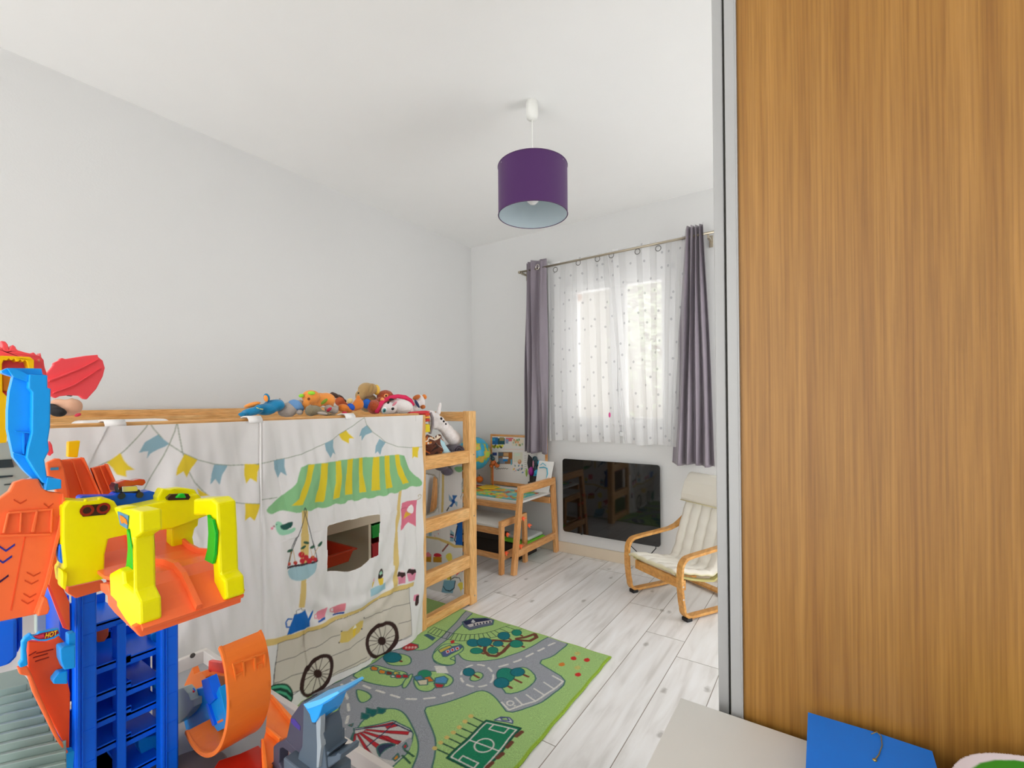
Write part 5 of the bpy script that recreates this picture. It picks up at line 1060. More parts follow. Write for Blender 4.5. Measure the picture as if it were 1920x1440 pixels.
# pen pot
pp = P(1003, 917, 'z', ZT+.002); pt_ = thing('pen_pot', 'black pen pot with dark feather, magenta and turquoise pens on the desk', 'pen pot', (pp[0], pp[1], ZT+.001))
MB().lathe([(0, 0), (.058, 0), (.058, .06), (.045, .062), (.045, .115), (.040, .115), (.040, .01)], (pp[0], pp[1], ZT+.001), 24).build('pot', mat('black_plastic', '#26221f', .4), pt_, smooth=False, bevel=.002)
k_ = float(np.dot(pp-CAM, FW))/FPX
MB().slab([(990, 852), (996, 858), (1000, 868), (1000, 878), (996, 892), (991, 884), (988, 868)], 'y', pp[1], .01).build('feather', mat('black_feather', '#2a2830', .7), pt_, bevel=.003)
mb = MB(); pbx = lambda x, y, rx, ry, yy: mb.ball(P(x, y, 'y', yy), (rx*k_, rx*k_, ry*k_), None, 12)
for nm, m_, lst in (('magenta_brush', mat('magenta', '#9a1f8c', .4), [(996, 884, 5.5, 9)]), ('turquoise_pompom', mat('turquoise', '#2fa8d0', .4), [(1007, 886, 6, 6), (1004, 892, 4, 5)]), ('turquoise_pompom', mat('turquoise', '#2fa8d0', .4), [(1011, 868, 3.5, 5)]), ('dark_figure', mat('dark_teal', '#24444c', .5), [(1003, 860, 5, 5), (1006, 868, 4, 8), (1004, 880, 4, 8)]), ('pink_pen', mat('pink_pen', '#e8a0b8', .4), [(1000, 870, 1.5, 8)]), ('green_pen', mat('green_pen', '#9ac04a', .4), [(987, 886, 1.8, 8)])):
    mb = MB(); 
    for x, y, rx, ry in lst: pbx(x, y, rx, ry, pp[1]-.005)
    mb.build(nm, m_, pt_, smooth=True)
tc_ = P(935, 872, 'y', 3.2); to_ = thing('toy_figure', 'small orange and black toy figure before the photo board', 'toy', (tc_[0], tc_[1]-.02, ZT+.0075))
mb = MB()
for x, y, r_ in ((925, 868, 6), (932, 872, 5), (921, 873, 4)): mb.ball(P(x, y, 'y', 3.2), r_*k_, None, 12)
mb.tube([(P(924, 873, 'y', 3.2)[0], 3.2, ZT+.0075), tuple(P(924, 873, 'y', 3.2))], .006, 8)
mb.build('body', mat('toy_orange', '#c8682c', .5), to_, smooth=True)
mb = MB(); 
for x, y, r_ in ((924, 860, 4.5), (922, 854, 3), (935, 868, 3)): mb.ball(P(x, y, 'y', 3.19), r_*k_, None, 12)
mb.build('head', mat('dark_teal', '#24444c', .5), to_, smooth=True)

# ------------------------------------------------------------------ child armchair
birch = wood('birch_bent', ['#c98c45', '#dba057', '#e4b26d'], 'Y', 1.2, .35, 5)
ch = thing('child_armchair', 'child bentwood armchair with cream cushion beside the wardrobe', 'armchair', (-.88, 2.73, 0))
fl_, fr_ = Vector((-1.062, 2.835, 0)), Vector((-.682, 2.618, 0)); sx_ = (fr_-fl_).normalized(); bk = Vector((0, 0, 1)).cross(sx_).normalized()
Wc = (fr_-fl_).length
def cp(o_, d, z): return o_+bk*d+Vector((0, 0, z))
def arcp(cx_, cz, r, a0, a1, n=7): return [(cx_+r*math.cos(math.radians(a0+(a1-a0)*k/(n-1))), cz+r*math.sin(math.radians(a0+(a1-a0)*k/(n-1)))) for k in range(n)]
prof = [(.56, .365), (.50, .385), (.45, .405), (.40, .385), (.33, .368), (.2, .358), (.10, .350)]+arcp(.075, .285, .062, 90, 170)+[(-.005, .26), (.0, .20), (.01, .12), (.022, .07)]+arcp(.075, .072, .052, 190, 265)+[(.12, .018), (.2, .016), (.40, .014), (.62, .012)]
prof = [(.50, .43), (.46, .405), (.42, .383), (.36, .368), (.25, .360), (.10, .350)]+arcp(.072, .283, .064, 88, 172)+[(.004, .24), (.006, .18), (.014, .11), (.022, .075)]+arcp(.075, .074, .054, 192, 266)+[(.12, .020), (.2, .018), (.40, .016), (.60, .014)]
for o_ in (fl_, fr_):
    MB().strip([cp(o_, d, z) for d, z in prof], .040, .016, sx_).build('side_frame', birch, ch, smooth=False, bevel=.002)
    MB().beam(cp(o_, .035, .010), cp(o_, .075, .010), .042, .020).build('foot_pad', mat('black_rubber', '#17171a', .6), ch, bevel=.003)
MB().beam(cp(fl_, .06, .185)+sx_*.02, cp(fr_, .06, .185)-sx_*.02, .02, .055).build('front_rail', birch, ch, bevel=.003)
MB().beam(cp(fl_, .50, .022)+sx_*.0, cp(fr_, .50, .022), .05, .014).build('rear_rail', birch, ch, bevel=.003)
for o_ in (fl_+sx_*.045, fr_-sx_*.045):
    MB().strip([cp(o_, d, z) for d, z in ((.03, .235), (.12, .205), (.22, .18), (.30, .165), (.36, .19), (.41, .30), (.47, .45), (.55, .63), (.57, .68))], .035, .012, sx_).build('seat_bow', mat('birch_olive', '#b9b06e', .4), ch, bevel=.002)
mb = MB()
for z in (.20, .13): mb.lathe([(0, .002), (.005, .002), (.005, 0)], cp(fr_, .008, z)+sx_*.020, 10, ax=sx_)
mb.build('bolt', mat('bolt_steel', '#cfcfcf', .3, metal=.9), ch)
# cushion: grid following the bow
cf = mat('cream_canvas', '#e6e1d4', .85, bump=.25, bscale=300, var=.02)
cpf = [(-.01, .262), (.05, .252), (.13, .232), (.22, .210), (.30, .195), (.345, .21), (.375, .26), (.41, .36), (.46, .49), (.51, .61), (.545, .70)]
dd_ = np.array(cpf); seg = np.r_[0, np.cumsum(np.hypot(*np.diff(dd_, axis=0).T))]; L_ = seg[-1]
sh = Sheet(0, 1, 0, 1, .012, '#e9e5da', ss=2)
for k in (1, 2, 3, 4): sh.line([(k/5, 0), (k/5, 1)], .008, '#c9c2b0', raw=True)
sh.line([(0, .005), (1, .005)], .02, '#d8cfa8', raw=True); sh.line([(.004, 0), (.004, 1)], .012, '#d8cfa8', raw=True); sh.line([(.996, 0), (.996, 1)], .012, '#d8cfa8', raw=True)
def cush(off, pf=None):
    def f(U, V):
        s_ = V*L_; d = np.interp(s_, seg, dd_[:, 0]); z = np.interp(s_, seg, dd_[:, 1])
        d2 = np.interp(np.minimum(s_+.01, L_), seg, dd_[:, 0]); z2 = np.interp(np.minimum(s_+.01, L_), seg, dd_[:, 1]); d1 = np.interp(np.maximum(s_-.01, 0), seg, dd_[:, 0]); z1 = np.interp(np.maximum(s_-.01, 0), seg, dd_[:, 1])
        tx, tz = d2-d1, z2-z1; ln = np.hypot(tx, tz)+1e-9; nx, nz = -tz/ln, tx/ln
        puff = off*(.4+.6*np.abs(np.sin(U*5*np.pi))**.5)*np.clip(np.minimum(U, 1-U)*14, 0, 1)**.5*np.clip(np.minimum(V, 1-V)*20, 0, 1)**.5+.002*np.sin(V*60+U*9)
        d = d+nx*puff; z = z+nz*puff; a = .012+U*(Wc-.024)
        return fl_[0]+sx_[0]*a+bk[0]*d, fl_[1]+sx_[1]*a+bk[1]*d, z
    return f
cu = thing('chair_cushion', 'cream quilted cushion with head pillow lying in the child armchair', 'cushion', (-.80, 2.85, .21))
# seat part of the cushion passes between the arms: keep it inside the frames
Wc_full = Wc
def cushn(off):
    g = cush(off)
    def f(U, V):
        U2 = .065+U*.87; x, y, z = g(U2*0+U, V); 
        a = .012+U*(Wc-.024); w = np.where(V < 2, .030+U*(Wc-.06), a)
        return x+sx_[0]*(w-a), y+sx_[1]*(w-a), z
    return f
sh.build('cushion_top', cushn(.022), printmat('canvas_dye', .85, bump=.2, bscale=400), cu, thick=.012)
hp = MB(); a_ = cp(fl_, .545, .71)+sx_*.02; b_ = cp(fr_, .545, .71)-sx_*.02
hpf = [(.555, .735), (.525, .73), (.485, .68), (.452, .60), (.447, .565), (.457, .548), (.475, .56), (.515, .64), (.55, .70)]
hp.v = []
MBp = MB(); ring = [cp(fl_, d, z)+sx_*.015 for d, z in hpf]; MBp.prism(ring, sx_*(Wc-.03)); MBp.build('head_pillow', cf, cu, bevel=.012, seg=4)
MB().tube([cp(fl_, .449, .553)+sx_*.015, cp(fr_, .449, .553)-sx_*.015], .003, 8).build('piping', mat('piping_cream', '#d9cfa4', .7), cu, smooth=True)
# ------------------------------------------------------------------ low play table with raised rim
tb = thing('play_table', 'low white play table with raised rim and grey top crowded with track toys', 'table', (-1.2, .25, 0))
ZR = .42; k0 = P(387, 1214, 'z', ZR); TX0, TY1, TX1, TY0 = k0[0], k0[1], -.60, -.25
ww = mat('white_painted_wood', '#dcd6d0', .5, var=.03); gt = mat('grey_table_top', '#a3a3a5', .6, var=.05)
MB().box((TX0, TY0, ZR-.05), (TX0+.016, TY1, ZR)).box((TX0+.016, TY1-.016, ZR-.05), (TX1-.016, TY1, ZR)).box((TX1-.016, TY0, ZR-.05), (TX1, TY1, ZR)).box((TX0+.016, TY0, ZR-.05), (TX1-.016, TY0+.016, ZR)).build('rim', ww, tb, bevel=.002)
MB().box((TX0+.016, TY0+.016, ZR-.05), (TX1-.016, TY1-.016, ZR-.038)).build('table_top', gt, tb)
for x in (TX0+.03, TX1-.07):
    for y in (TY0+.03, TY1-.07): MB().box((x, y, 0), (x+.04, y+.04, ZR-.051)).build('leg', ww, tb, bevel=.003)
c = P(361, 1229, 'x', TX0+.017)
MB().lathe([(0, .0015), (.0075, .0015), (.0075, 0)], c, 16, ax=(1, 0, 0)).lathe([(0, .0025), (.0035, .0025), (.0035, .0015)], c, 6, ax=(1, 0, 0)).build('screw', mat('screw_dark', '#55504c', .4, metal=.6), tb)
TT = ZR-.0375   # table surface

# ------------------------------------------------------------------ toy parking garage
def plas(n, c, r=.32): return mat(n, c, r, spec=.3, var=.02)
YEL, ORG, BLU, LBL, RED, TEA, GRN = plas('yellow_toy_plastic', '#f2ea00'), plas('orange_toy_plastic', '#ff7440'), plas('blue_toy_plastic', '#0a70ff'), plas('light_blue_toy_plastic', '#14a0f8'), plas('red_toy_plastic', '#ff5860'), plas('grey_green_toy_plastic', '#a4b4ae'), plas('green_toy_plastic', '#16b82c')
GOLD = plas('golden_toy_plastic', '#ffc800'); DOR = plas('deep_orange_toy_plastic', '#f8562a')
ga = thing('toy_garage', 'large blue, orange and yellow toy car garage on the play table', 'toy garage', (-1.15, .35, TT))
def part(nm, m_, *slabs, bevel=.002, par=None):
    for px, ax, val, th in slabs: o = MB().slab(px, ax, val, th).build(nm, m_, par or ga, bevel=bevel)
    return o
XT = -1.20
def colpart(px, X=XT, th=-.03): return part('tower_column', BLU, (px, 'x', X, th))
def yT(x, y, X=XT): return P(x, y, 'x', X)[1]
yl0, yl1, yr0, yr1 = yT(141, 1250), yT(182, 1250), yT(301, 1250), yT(334, 1250); ym0, ym1 = yT(227, 1250), yT(245, 1250)
zt1, zt2_, zt3 = P(160, 1104, 'x', XT)[2], P(236, 1175, 'x', XT)[2], P(318, 1165, 'x', XT)[2]
for a, b, z1, nm in ((yl0, yl1, zt1, 'tower_column'), (yr0, yr1, zt3, 'tower_column')):
    MB().box((XT-.028, a, TT), (XT, b, z1)).build(nm, BLU, ga, bevel=.003)
    mb = MB()
    mb.box((XT, a+.003, TT), (XT+.003, a+.006, z1)).box((XT, a+.009, TT), (XT+.003, a+.0105, z1))
    z = TT+.07
    while z < z1: mb.box((XT+.0002, a+.012, z), (XT+.0012, b-.002, z+.0012)); z += .062
    mb.build('column_ridge', BLU, ga)
MB().box((XT-.055, ym0, TT), (XT-.024, ym1, zt2_)).build('tower_column', BLU, ga, bevel=.002)
mb = MB(); mb.box((XT-.15, yl0-.018, TT), (XT-.02, yl0-.004, zt1-.01)).box((XT-.15, yr1, TT), (XT-.02, yr1+.008, zt3)); mb.build('tower_side', plas('deep_blue_toy_plastic', '#0858e0'), ga, bevel=.002)
def shelf(xa, ya_, xb, yb__, y0, y1, X=XT-.03):
    z = (P(xa, ya_, 'x', X)[2]+P(xb, yb__, 'x', X)[2])/2
    mb = MB(); mb.box((X-.13, y0, z-.006), (X, y1, z)).box((X-.004, y0, z-.016), (X, y1, z+.002)).box((X-.13, y0, z), (X-.126, y1, z+.02))
    mb.build('car_shelf', BLU, ga, bevel=.001)
    return z
zs = [shelf(182, 1249, 231, 1234, yl1, ym1+.01), shelf(181, 1302, 230, 1284, yl1, ym1+.01), shelf(180, 1351, 229, 1332, yl1, ym1+.01), shelf(179, 1404, 228, 1383, yl1, ym1+.01), shelf(184, 1170, 213, 1160, yl1, ym1)]
for q in (((245, 1230), (300, 1212)), ((243, 1288), (299, 1268)), ((243, 1333), (298, 1315)), ((242, 1382), (298, 1358)), ((240, 1440), (298, 1425))): shelf(*q[0], *q[1], ym1, yr0+.01)
bp = MB(); XBk = XT-.165
for z0, z1 in ((TT, TT+.05), (TT+.075, TT+.17), (TT+.19, TT+.27), (TT+.29, TT+.40)): bp.box((XBk, yl0, z0), (XBk+.006, ym1, z1))
for z0, z1 in ((TT, TT+.07), (TT+.09, TT+.15), (TT+.185, TT+.235), (TT+.27, TT+.31)): bp.box((XBk, ym1, z0), (XBk+.006, yr1, z1))
bp.box((XBk, ym0, TT), (XBk+.006, ym1+.02, zt2_)); bp.build('tower_back', plas('deep_blue_toy_plastic', '#0858e0'), ga)
for a_ in ((260, 1385, 298, 1420), (283, 1190, 303, 1215), (283, 1275, 300, 1290)):
    part('elevator_piece', LBL, ([(a_[0], a_[1]), (a_[2], a_[1]-8), (a_[2], a_[3]), (a_[0]+8, a_[3]+3), (a_[0], a_[3]-20)], 'x', XT-.07, -.03))
part('inner_ramp', ORG, ([(183, 1168), (204, 1165), (204, 1192), (196, 1203), (183, 1205)], 'x', XT-.12, -.02), ([(240, 1383), (258, 1376), (258, 1382), (240, 1388)], 'x', XT-.12, -.02))
# deck with curved ramp
XN, YN, ZD = -.892, .272, .85
YFAR = P(453, 1125, 'x', XN)[1]
pr = [P(x, y, 'y', YFAR-.012) for x, y in ((300, 985), (322, 1012), (345, 1033), (362, 1042), (382, 1044), (400, 1050), (415, 1066), (427, 1088), (437, 1108), (445, 1122))]
pr = [(p[0], (YFAR+YN)/2, p[2]) for p in pr]
MB().strip(pr, YFAR-YN-.002, .006, (0, 1, 0)).build('exit_ramp', ORG, ga, smooth=False)
for fy_ in (.005, .5): 
    yy = YFAR-.004 if fy_ < .1 else YFAR-.075
    MB().strip([(p[0]+.002, yy, p[2]+.007) for p in pr], .005 if fy_ < .1 else .008, .014, (0, 1, 0)).build('ramp_rail', ORG, ga)
part('deck_lip', ORG, ([(250, 1176), (262, 1170), (300, 1155), (355, 1141), (412, 1121), (432, 1124), (453, 1112), (452, 1130), (268, 1194), (262, 1194)], 'x', XN, -.012), bevel=.002)
part('deck_lip', ORG, ([(126, 1102), (192, 1088), (198, 1098), (190, 1108), (142, 1122), (126, 1112)], 'x', -1.165, -.02), ([(187, 1094), (202, 1095), (206, 1112), (220, 1125), (250, 1150), (262, 1172), (262, 1194), (214, 1148), (202, 1133), (201, 1118), (188, 1108)], 'y', YN, .012))
part('deck_floor', DOR, ([(196, 1060), (250, 1052), (256, 1178), (215, 1130), (204, 1108)], 'x', -1.18, -.008), ([(203, 1010), (300, 992), (322, 1030), (300, 1060), (200, 1085)], 'x', -1.23, -.008))
# canopy
part('canopy', YEL, ([(117, 952), (124, 942), (131, 938), (160, 940), (205, 935), (215, 940), (224, 955), (260, 950), (372, 926), (392, 950), (392, 966), (322, 992), (250, 1000), (204, 1010), (197, 1040), (196, 1086), (128, 1101), (118, 1096), (115, 1070), (121, 1064), (117, 1020)], 'x', -1.10, -.05), bevel=.006)
part('canopy_leg', YEL, ([(322, 990), (374, 968), (372, 986), (366, 990), (362, 1008), (366, 1028), (373, 1032), (373, 1040), (384, 1046), (396, 1060), (380, 1062), (345, 1042), (328, 1040), (322, 1025)], 'x', -1.13, -.03), bevel=.004)
part('canopy_foot', YEL, ([(116, 1068), (128, 1075), (124, 1108), (116, 1102)], 'x', -1.09, -.03), bevel=.003)
part('canopy_block', YEL, ([(296, 932), (305, 916), (318, 918), (340, 915), (366, 918), (373, 930), (373, 936), (297, 944)], 'x', -1.12, -.03), bevel=.003)
part('canopy_knob', YEL, ([(158, 941), (160, 936), (164, 936), (165, 940)], 'x', -1.098, -.01), ([(184, 938), (186, 933), (190, 933), (191, 938)], 'x', -1.098, -.01), ([(322, 918), (324, 916), (329, 916), (330, 919)], 'x', -1.11, -.01))
def seesaw(): pass
part('arm', YEL, ([(221, 957), (240, 954), (263, 960), (264, 1000), (250, 1010), (252, 1108), (262, 1130), (263, 1172), (247, 1180), (232, 1160), (218, 1138), (218, 1128), (206, 1115), (204, 1076), (222, 1066), (230, 1072), (232, 1094), (249, 1108), (248, 1030), (243, 995), (238, 988)], 'y', YN-.001, .029), bevel=.004)
part('arm_beam', YEL, ([(222, 955), (250, 948), (282, 957), (290, 966), (262, 978), (240, 985)], 'x', -.99, -.03), bevel=.005)
part('arm', YEL, ([(362, 936), (396, 935), (407, 944), (410, 1003), (412, 1077), (422, 1089), (424, 1124), (411, 1130), (402, 1110), (400, 1088), (397, 1030), (393, 985), (386, 967), (362, 967)], 'y', YFAR-.034, .033), bevel=.004)
part('strut', GRN, ([(237, 992), (242, 1000), (247, 1030), (249, 1108), (230, 1096), (228, 1090), (236, 1060), (239, 1030)], 'y', YN+.012, .01), ([(388, 965), (392, 972), (398, 975), (404, 1000), (402, 1040), (398, 1058), (383, 1050), (388, 1030), (390, 1000)], 'y', YFAR-.040, .005), bevel=.001)
# stickers
stk = plas('sticker_dark', '#3a2420'); part('sticker', stk, ([(151, 956), (156, 948), (200, 944), (206, 948), (205, 958), (198, 965), (156, 969), (151, 964)], 'x', -1.0985, -.002), ([(314, 934), (322, 927), (353, 926), (357, 932), (354, 937), (316, 938)], 'x', -1.0975, -.012), bevel=0)
mb = MB()
for x, y in ((163, 957), (194, 953)): mb.lathe([(.006, .001), (.010, .001), (.010, 0), (.006, 0), (.006, .001)], P(x, y, 'x', -1.0975), 16, ax=(1, 0, 0))
mb.build('sticker_ring', plas('sticker_red', '#8c2418'), ga)
part('sticker', plas('sticker_blue', '#3b86b0'), ([(220, 959), (240, 967), (238, 992), (225, 984)], 'y', YN-.003, .0015), bevel=0)
part('sticker_flame', plas('sticker_orange', '#e8802a'), ([(224, 966), (229, 968), (236, 974), (238, 984), (232, 980), (228, 982), (225, 975)], 'y', YN-.0042, .001), bevel=0)
part('wheel_guard', GRN, ([(330, 934), (338, 926), (346, 925), (350, 934)], 'x', -1.09, -.01))
part('side_clip', BLU, ([(111, 1022), (118, 1020), (122, 1026), (121, 1056), (114, 1057), (110, 1045)], 'x', -1.11, -.02), bevel=.003)
# roof tray
part('roof_tray', plas('deep_blue_toy_plastic', '#0858e0'), ([(150, 934), (155, 930), (213, 929), (218, 924), (262, 925), (280, 920), (298, 925), (300, 934), (288, 941), (222, 950), (210, 938), (150, 942)], 'x', -1.145, -.03))
# launch pieces at the left: light blue claw arm
cl_o = [(22, 690), (78, 691), (80, 702), (89, 704), (89, 727), (95, 729), (94, 800), (90, 825), (92, 845), (83, 862), (86, 880), (88, 893), (100, 895), (115, 900), (115, 916), (85, 920), (76, 905), (62, 898), (45, 882), (26, 858), (20, 830), (15, 805), (15, 770), (18, 735), (25, 706), (14, 703), (4, 699), (3, 695), (14, 690)]
ca_o = part('claw_arm', LBL, (cl_o, 'x', -1.13, -.02))
part('claw_flange', LBL, ([(55, 702), (89, 704), (89, 727), (95, 729), (94, 800), (90, 825), (92, 845), (83, 862), (86, 880), (88, 893), (90, 908), (80, 905), (62, 878), (50, 858), (53, 840), (60, 812), (61, 735), (54, 728)], 'x', -1.112, -.02), bevel=.0015)
part('claw_rib', LBL, ([(30, 808), (60, 811), (60, 813), (30, 810)], 'x', -1.122, -.01), ([(26, 848), (48, 855), (48, 857), (26, 850)], 'x', -1.122, -.01), ([(43, 812), (46, 812), (46, 852), (43, 851)], 'x', -1.125, -.01), ([(14, 690), (25, 706), (52, 716), (54, 703), (30, 692)], 'x', -1.118, -.008), ([(90, 896), (114, 899), (114, 915), (86, 919)], 'x', -1.105, -.02), bevel=0)
# dragon head and wing
part('dragon_head', RED, ([(-12, 650), (0, 650), (6, 655), (4, 646), (1, 639), (10, 640), (15, 646), (17, 655), (20, 650), (24, 646), (29, 650), (32, 656), (45, 660), (58, 663), (63, 660), (68, 665), (74, 668), (76, 661), (78, 670), (82, 675), (84, 688), (88, 700), (86, 740), (60, 790), (-12, 790)], 'x', -1.30, -.03), bevel=.003)
part('dragon_mouth', GOLD, ([(-10, 668), (4, 667), (56, 669), (64, 675), (64, 702), (55, 702), (53, 688), (51, 680), (47, 675), (43, 679), (38, 674), (35, 678), (30, 678), (27, 673), (22, 676), (17, 672), (13, 676), (7, 675), (4, 682), (5, 735), (12, 742), (15, 750), (15, 790), (12, 830), (-10, 832)], 'x', -1.27, -.04), bevel=.003)
part('dragon_tongue', plas('orange_gold_plastic', '#f59a10'), ([(4, 700), (25, 703), (17, 735), (6, 733)], 'x', -1.285, -.02)); part('dragon_eye', plas('peach_plastic', '#f08a70'), ([(70, 674), (75, 673), (76, 679), (72, 680)], 'x', -1.295, -.012)); 
part('dragon_wing', RED, ([(84, 703), (96, 690), (100, 684), (99, 681), (110, 676), (112, 672), (118, 671), (122, 673), (135, 671), (160, 667), (184, 665), (184, 669), (193, 676), (197, 690), (193, 706), (181, 729), (163, 749), (156, 748), (148, 742), (130, 741), (112, 743), (104, 747), (94, 742), (88, 728)], 'x', -1.42, -.012), bevel=.004)
part('dragon_wing_rib', RED, ([(92, 712), (150, 690), (185, 674), (150, 693), (92, 716)], 'x', -1.415, -.008), ([(100, 735), (140, 720), (190, 690), (140, 723), (100, 738)], 'x', -1.415, -.008), bevel=.001)
part('small_wing', RED, ([(93, 826), (98, 834), (101, 850), (96, 852), (95, 856), (86, 850), (86, 838)], 'x', -1.30, -.01)); part('stop_tab', GOLD, ([(128, 828), (151, 826), (146, 858), (127, 857)], 'x', -1.30, -.015))
# upper tracks
for q in ([(112, 863), (158, 858), (194, 936), (130, 940)], [(172, 878), (203, 870), (226, 922), (192, 930)]):
    tr0 = part('upper_track', ORG, (q, 'x', -1.27, -.012))
    (xa, ya1), (xb, yb1), (xc, yc1), (xd, yd1) = q
    part('track_curb', ORG, ([(xa, ya1), (xa+4, ya1-.5), (xd+4, yd1-.5), (xd, yd1)], 'x', -1.255, -.015), ([(xb-4, yb1), (xb, yb1), (xc, yc1), (xc-4, yc1)], 'x', -1.255, -.015), bevel=.001)
    xm, ym_ = (xa+xb)/2, (ya1+yb1)/2; xn, yn_ = (xc+xd)/2, (yc1+yd1)/2
    part('track_curb', ORG, ([(xm-1.5, ym_), (xm+1.5, ym_), (xn+1.5, yn_), (xn-1.5, yn_)], 'x', -1.262, -.005), bevel=0)
part('bracket_plate', ORG, ([(87, 868), (104, 860), (114, 860), (121, 880), (130, 940), (124, 1000), (116, 1000), (110, 940), (100, 905), (90, 895)], 'x', -1.24, -.012))
part('bracket_slot', plas('sticker_blue', '#3b86b0'), ([(95, 877), (110, 876), (110, 881), (95, 882)], 'x', -1.237, -.002), bevel=0)
# broad orange plates with chevrons
XPL = -1.12
part('wide_track', ORG, ([(-8, 940), (17, 922), (26, 905), (45, 899), (73, 898), (80, 915), (92, 922), (118, 925), (124, 940), (118, 985), (104, 1040), (90, 1098), (78, 1135), (68, 1152), (-8, 1167)], 'x', XPL, -.015), bevel=.002)
part('track_curb', ORG, ([(118, 925), (124, 940), (118, 985), (104, 1040), (90, 1098), (78, 1135), (68, 1152), (64, 1150), (84, 1095), (97, 1042), (110, 985), (116, 945)], 'x', XPL+.006, -.006), ([(-8, 1003), (96, 1000), (96, 1004), (-8, 1008)], 'x', XPL+.006, -.006), ([(5, 1000), (14, 962), (18, 962), (10, 1000)], 'x', XPL+.006, -.006), ([(58, 998), (68, 956), (72, 956), (64, 998)], 'x', XPL+.006, -.006), ([(94, 998), (96, 955), (100, 955), (98, 998)], 'x', XPL+.006, -.006), ([(16, 960), (100, 953), (100, 957), (16, 964)], 'x', XPL+.006, -.006), ([(36, 998), (38, 962), (42, 962), (40, 998)], 'x', XPL+.006, -.006), bevel=.001)
part('track_groove', DOR, ([(46, 1006), (48, 1006), (22, 1145), (19, 1145)], 'x', XPL+.0006, -.001), bevel=0)
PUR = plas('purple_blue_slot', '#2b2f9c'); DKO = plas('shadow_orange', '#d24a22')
def chev(x, y, w, h, t_, m_): part('chevron', m_, ([(x-w, y-h), (x, y), (x+w, y-h), (x+w, y-h+t_), (x, y+t_), (x-w, y-h+t_)], 'x', XPL+.0008, -.001), bevel=0)
for y, m_ in ((1031, PUR), (1053, PUR)): chev(11-(y-1031)*.25, y, 17, 12, 4, m_)
chev(0, 1089, 16, 12, 4, plas('dark_purple_slot', '#3a1040'))
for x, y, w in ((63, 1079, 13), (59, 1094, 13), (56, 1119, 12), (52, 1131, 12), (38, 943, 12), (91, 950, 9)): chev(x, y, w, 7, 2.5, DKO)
part('lower_clip', ORG, ([(82, 1120), (89, 1122), (94, 1142), (90, 1152), (70, 1156), (74, 1140)], 'x', -1.10, -.02)); part('side_track', ORG, ([(102, 985), (118, 985), (116, 1040), (112, 1070), (120, 1105), (131, 1130), (132, 1182), (122, 1180), (108, 1145), (94, 1110), (90, 1097), (98, 1060)], 'x', -1.19, -.012)); part('side_track_edge', plas('coral_plastic', '#ff5a50'), ([(88, 1096), (93, 1098), (126, 1178), (119, 1178)], 'x', -1.178, -.006), bevel=0)
part('grey_tower', TEA, ([(-8, 828), (20, 828), (40, 860), (62, 892), (45, 900), (26, 905), (17, 925), (-8, 940)], 'x', -1.40, -.03), ([(68, 1125), (110, 1112), (128, 1140), (132, 1205), (118, 1215), (104, 1180), (68, 1190)], 'x', -1.32, -.02))
part('window_slot', plas('slot_dark', '#2c3f44'), ([(-8, 893), (24, 891), (24, 894), (-8, 897)], 'x', -1.397, -.002), ([(8, 908), (26, 906), (26, 908), (8, 910)], 'x', -1.397, -.002), ([(-8, 863), (22, 861), (26, 876), (-8, 878)], 'x', -1.397, -.002), bevel=0)
part('blue_drum', BLU, ([(-10, 1168), (33, 1160), (33, 1232), (20, 1245), (-10, 1254)], 'x', -1.20, -.05), ([(33, 1158), (43, 1140), (43, 1205), (33, 1228)], 'x', -1.22, -.03), bevel=.006)
# gate with sign
part('gate_post', LBL, ([(41, 1205), (47, 1196), (58, 1188), (66, 1196), (52, 1203), (50, 1220), (53, 1248), (38, 1253), (35, 1246), (41, 1238)], 'x', -1.10, -.012), bevel=.002)
ban = part('gate_banner', LBL, ([(56, 1192), (68, 1191), (74, 1185), (110, 1178), (113, 1190), (103, 1197), (86, 1202), (72, 1202), (60, 1198)], 'x', -1.098, -.008), bevel=.001)
part('sign_panel', plas('sign_red', '#8c1c3c'), ([(62, 1193), (78, 1187), (108, 1181), (111, 1187), (100, 1194), (86, 1198.5), (74, 1199), (66, 1197)], 'x', -1.0975, -.002), bevel=0)
part('sign_flame', plas('sign_flame', '#d23a54'), ([(61, 1193), (72, 1192), (82, 1189), (84, 1195), (74, 1197), (68, 1195)], 'x', -1.0968, -.001), bevel=0)
fc = bpy.data.curves.new('sign_text', 'FONT'); fc.body = 'HOT'; fc.size = 1; fc.extrude = .0; fc.resolution_u = 3; fc.shear = .25; fc.offset = .02
fo_ = bpy.data.objects.new('sign_text', fc); COL.objects.link(fo_)
bpy.context.view_layer.update(); me = bpy.data.meshes.new_from_object(fo_); bpy.data.objects.remove(fo_)
vs_ = np.array([v.co[:] for v in me.vertices]); mn, mx_ = vs_.min(0), vs_.max(0)
corn = [P(x, y, 'x', -1.0955) for x, y in ((84, 1197.5), (108.5, 1190), (107.5, 1181.5), (85, 1187.5))]
tm = MB(); 
def q4(u_, v_): return (1-u_)*(1-v_)*corn[0]+u_*(1-v_)*corn[1]+u_*v_*corn[2]+(1-u_)*v_*corn[3]
tm.add([q4((v[0]-mn[0])/(mx_[0]-mn[0]), (v[1]-mn[1])/(mx_[1]-mn[1])) for v in vs_], [tuple(p.vertices) for p in me.polygons])
bpy.data.meshes.remove(me)
tm.build('sign_text', plas('sign_yellow', '#ffd21c'), ban)
part('gate_block', LBL, ([(113, 1218), (118, 1214), (142, 1210), (142, 1253), (121, 1257), (114, 1240)], 'x', -1.12, -.03), ([(128, 1190), (142, 1186), (142, 1212), (128, 1214)], 'x', -1.13, -.02), ([(99, 1276), (110, 1262), (127, 1258), (127, 1283), (100, 1283)], 'x', -1.13, -.02))
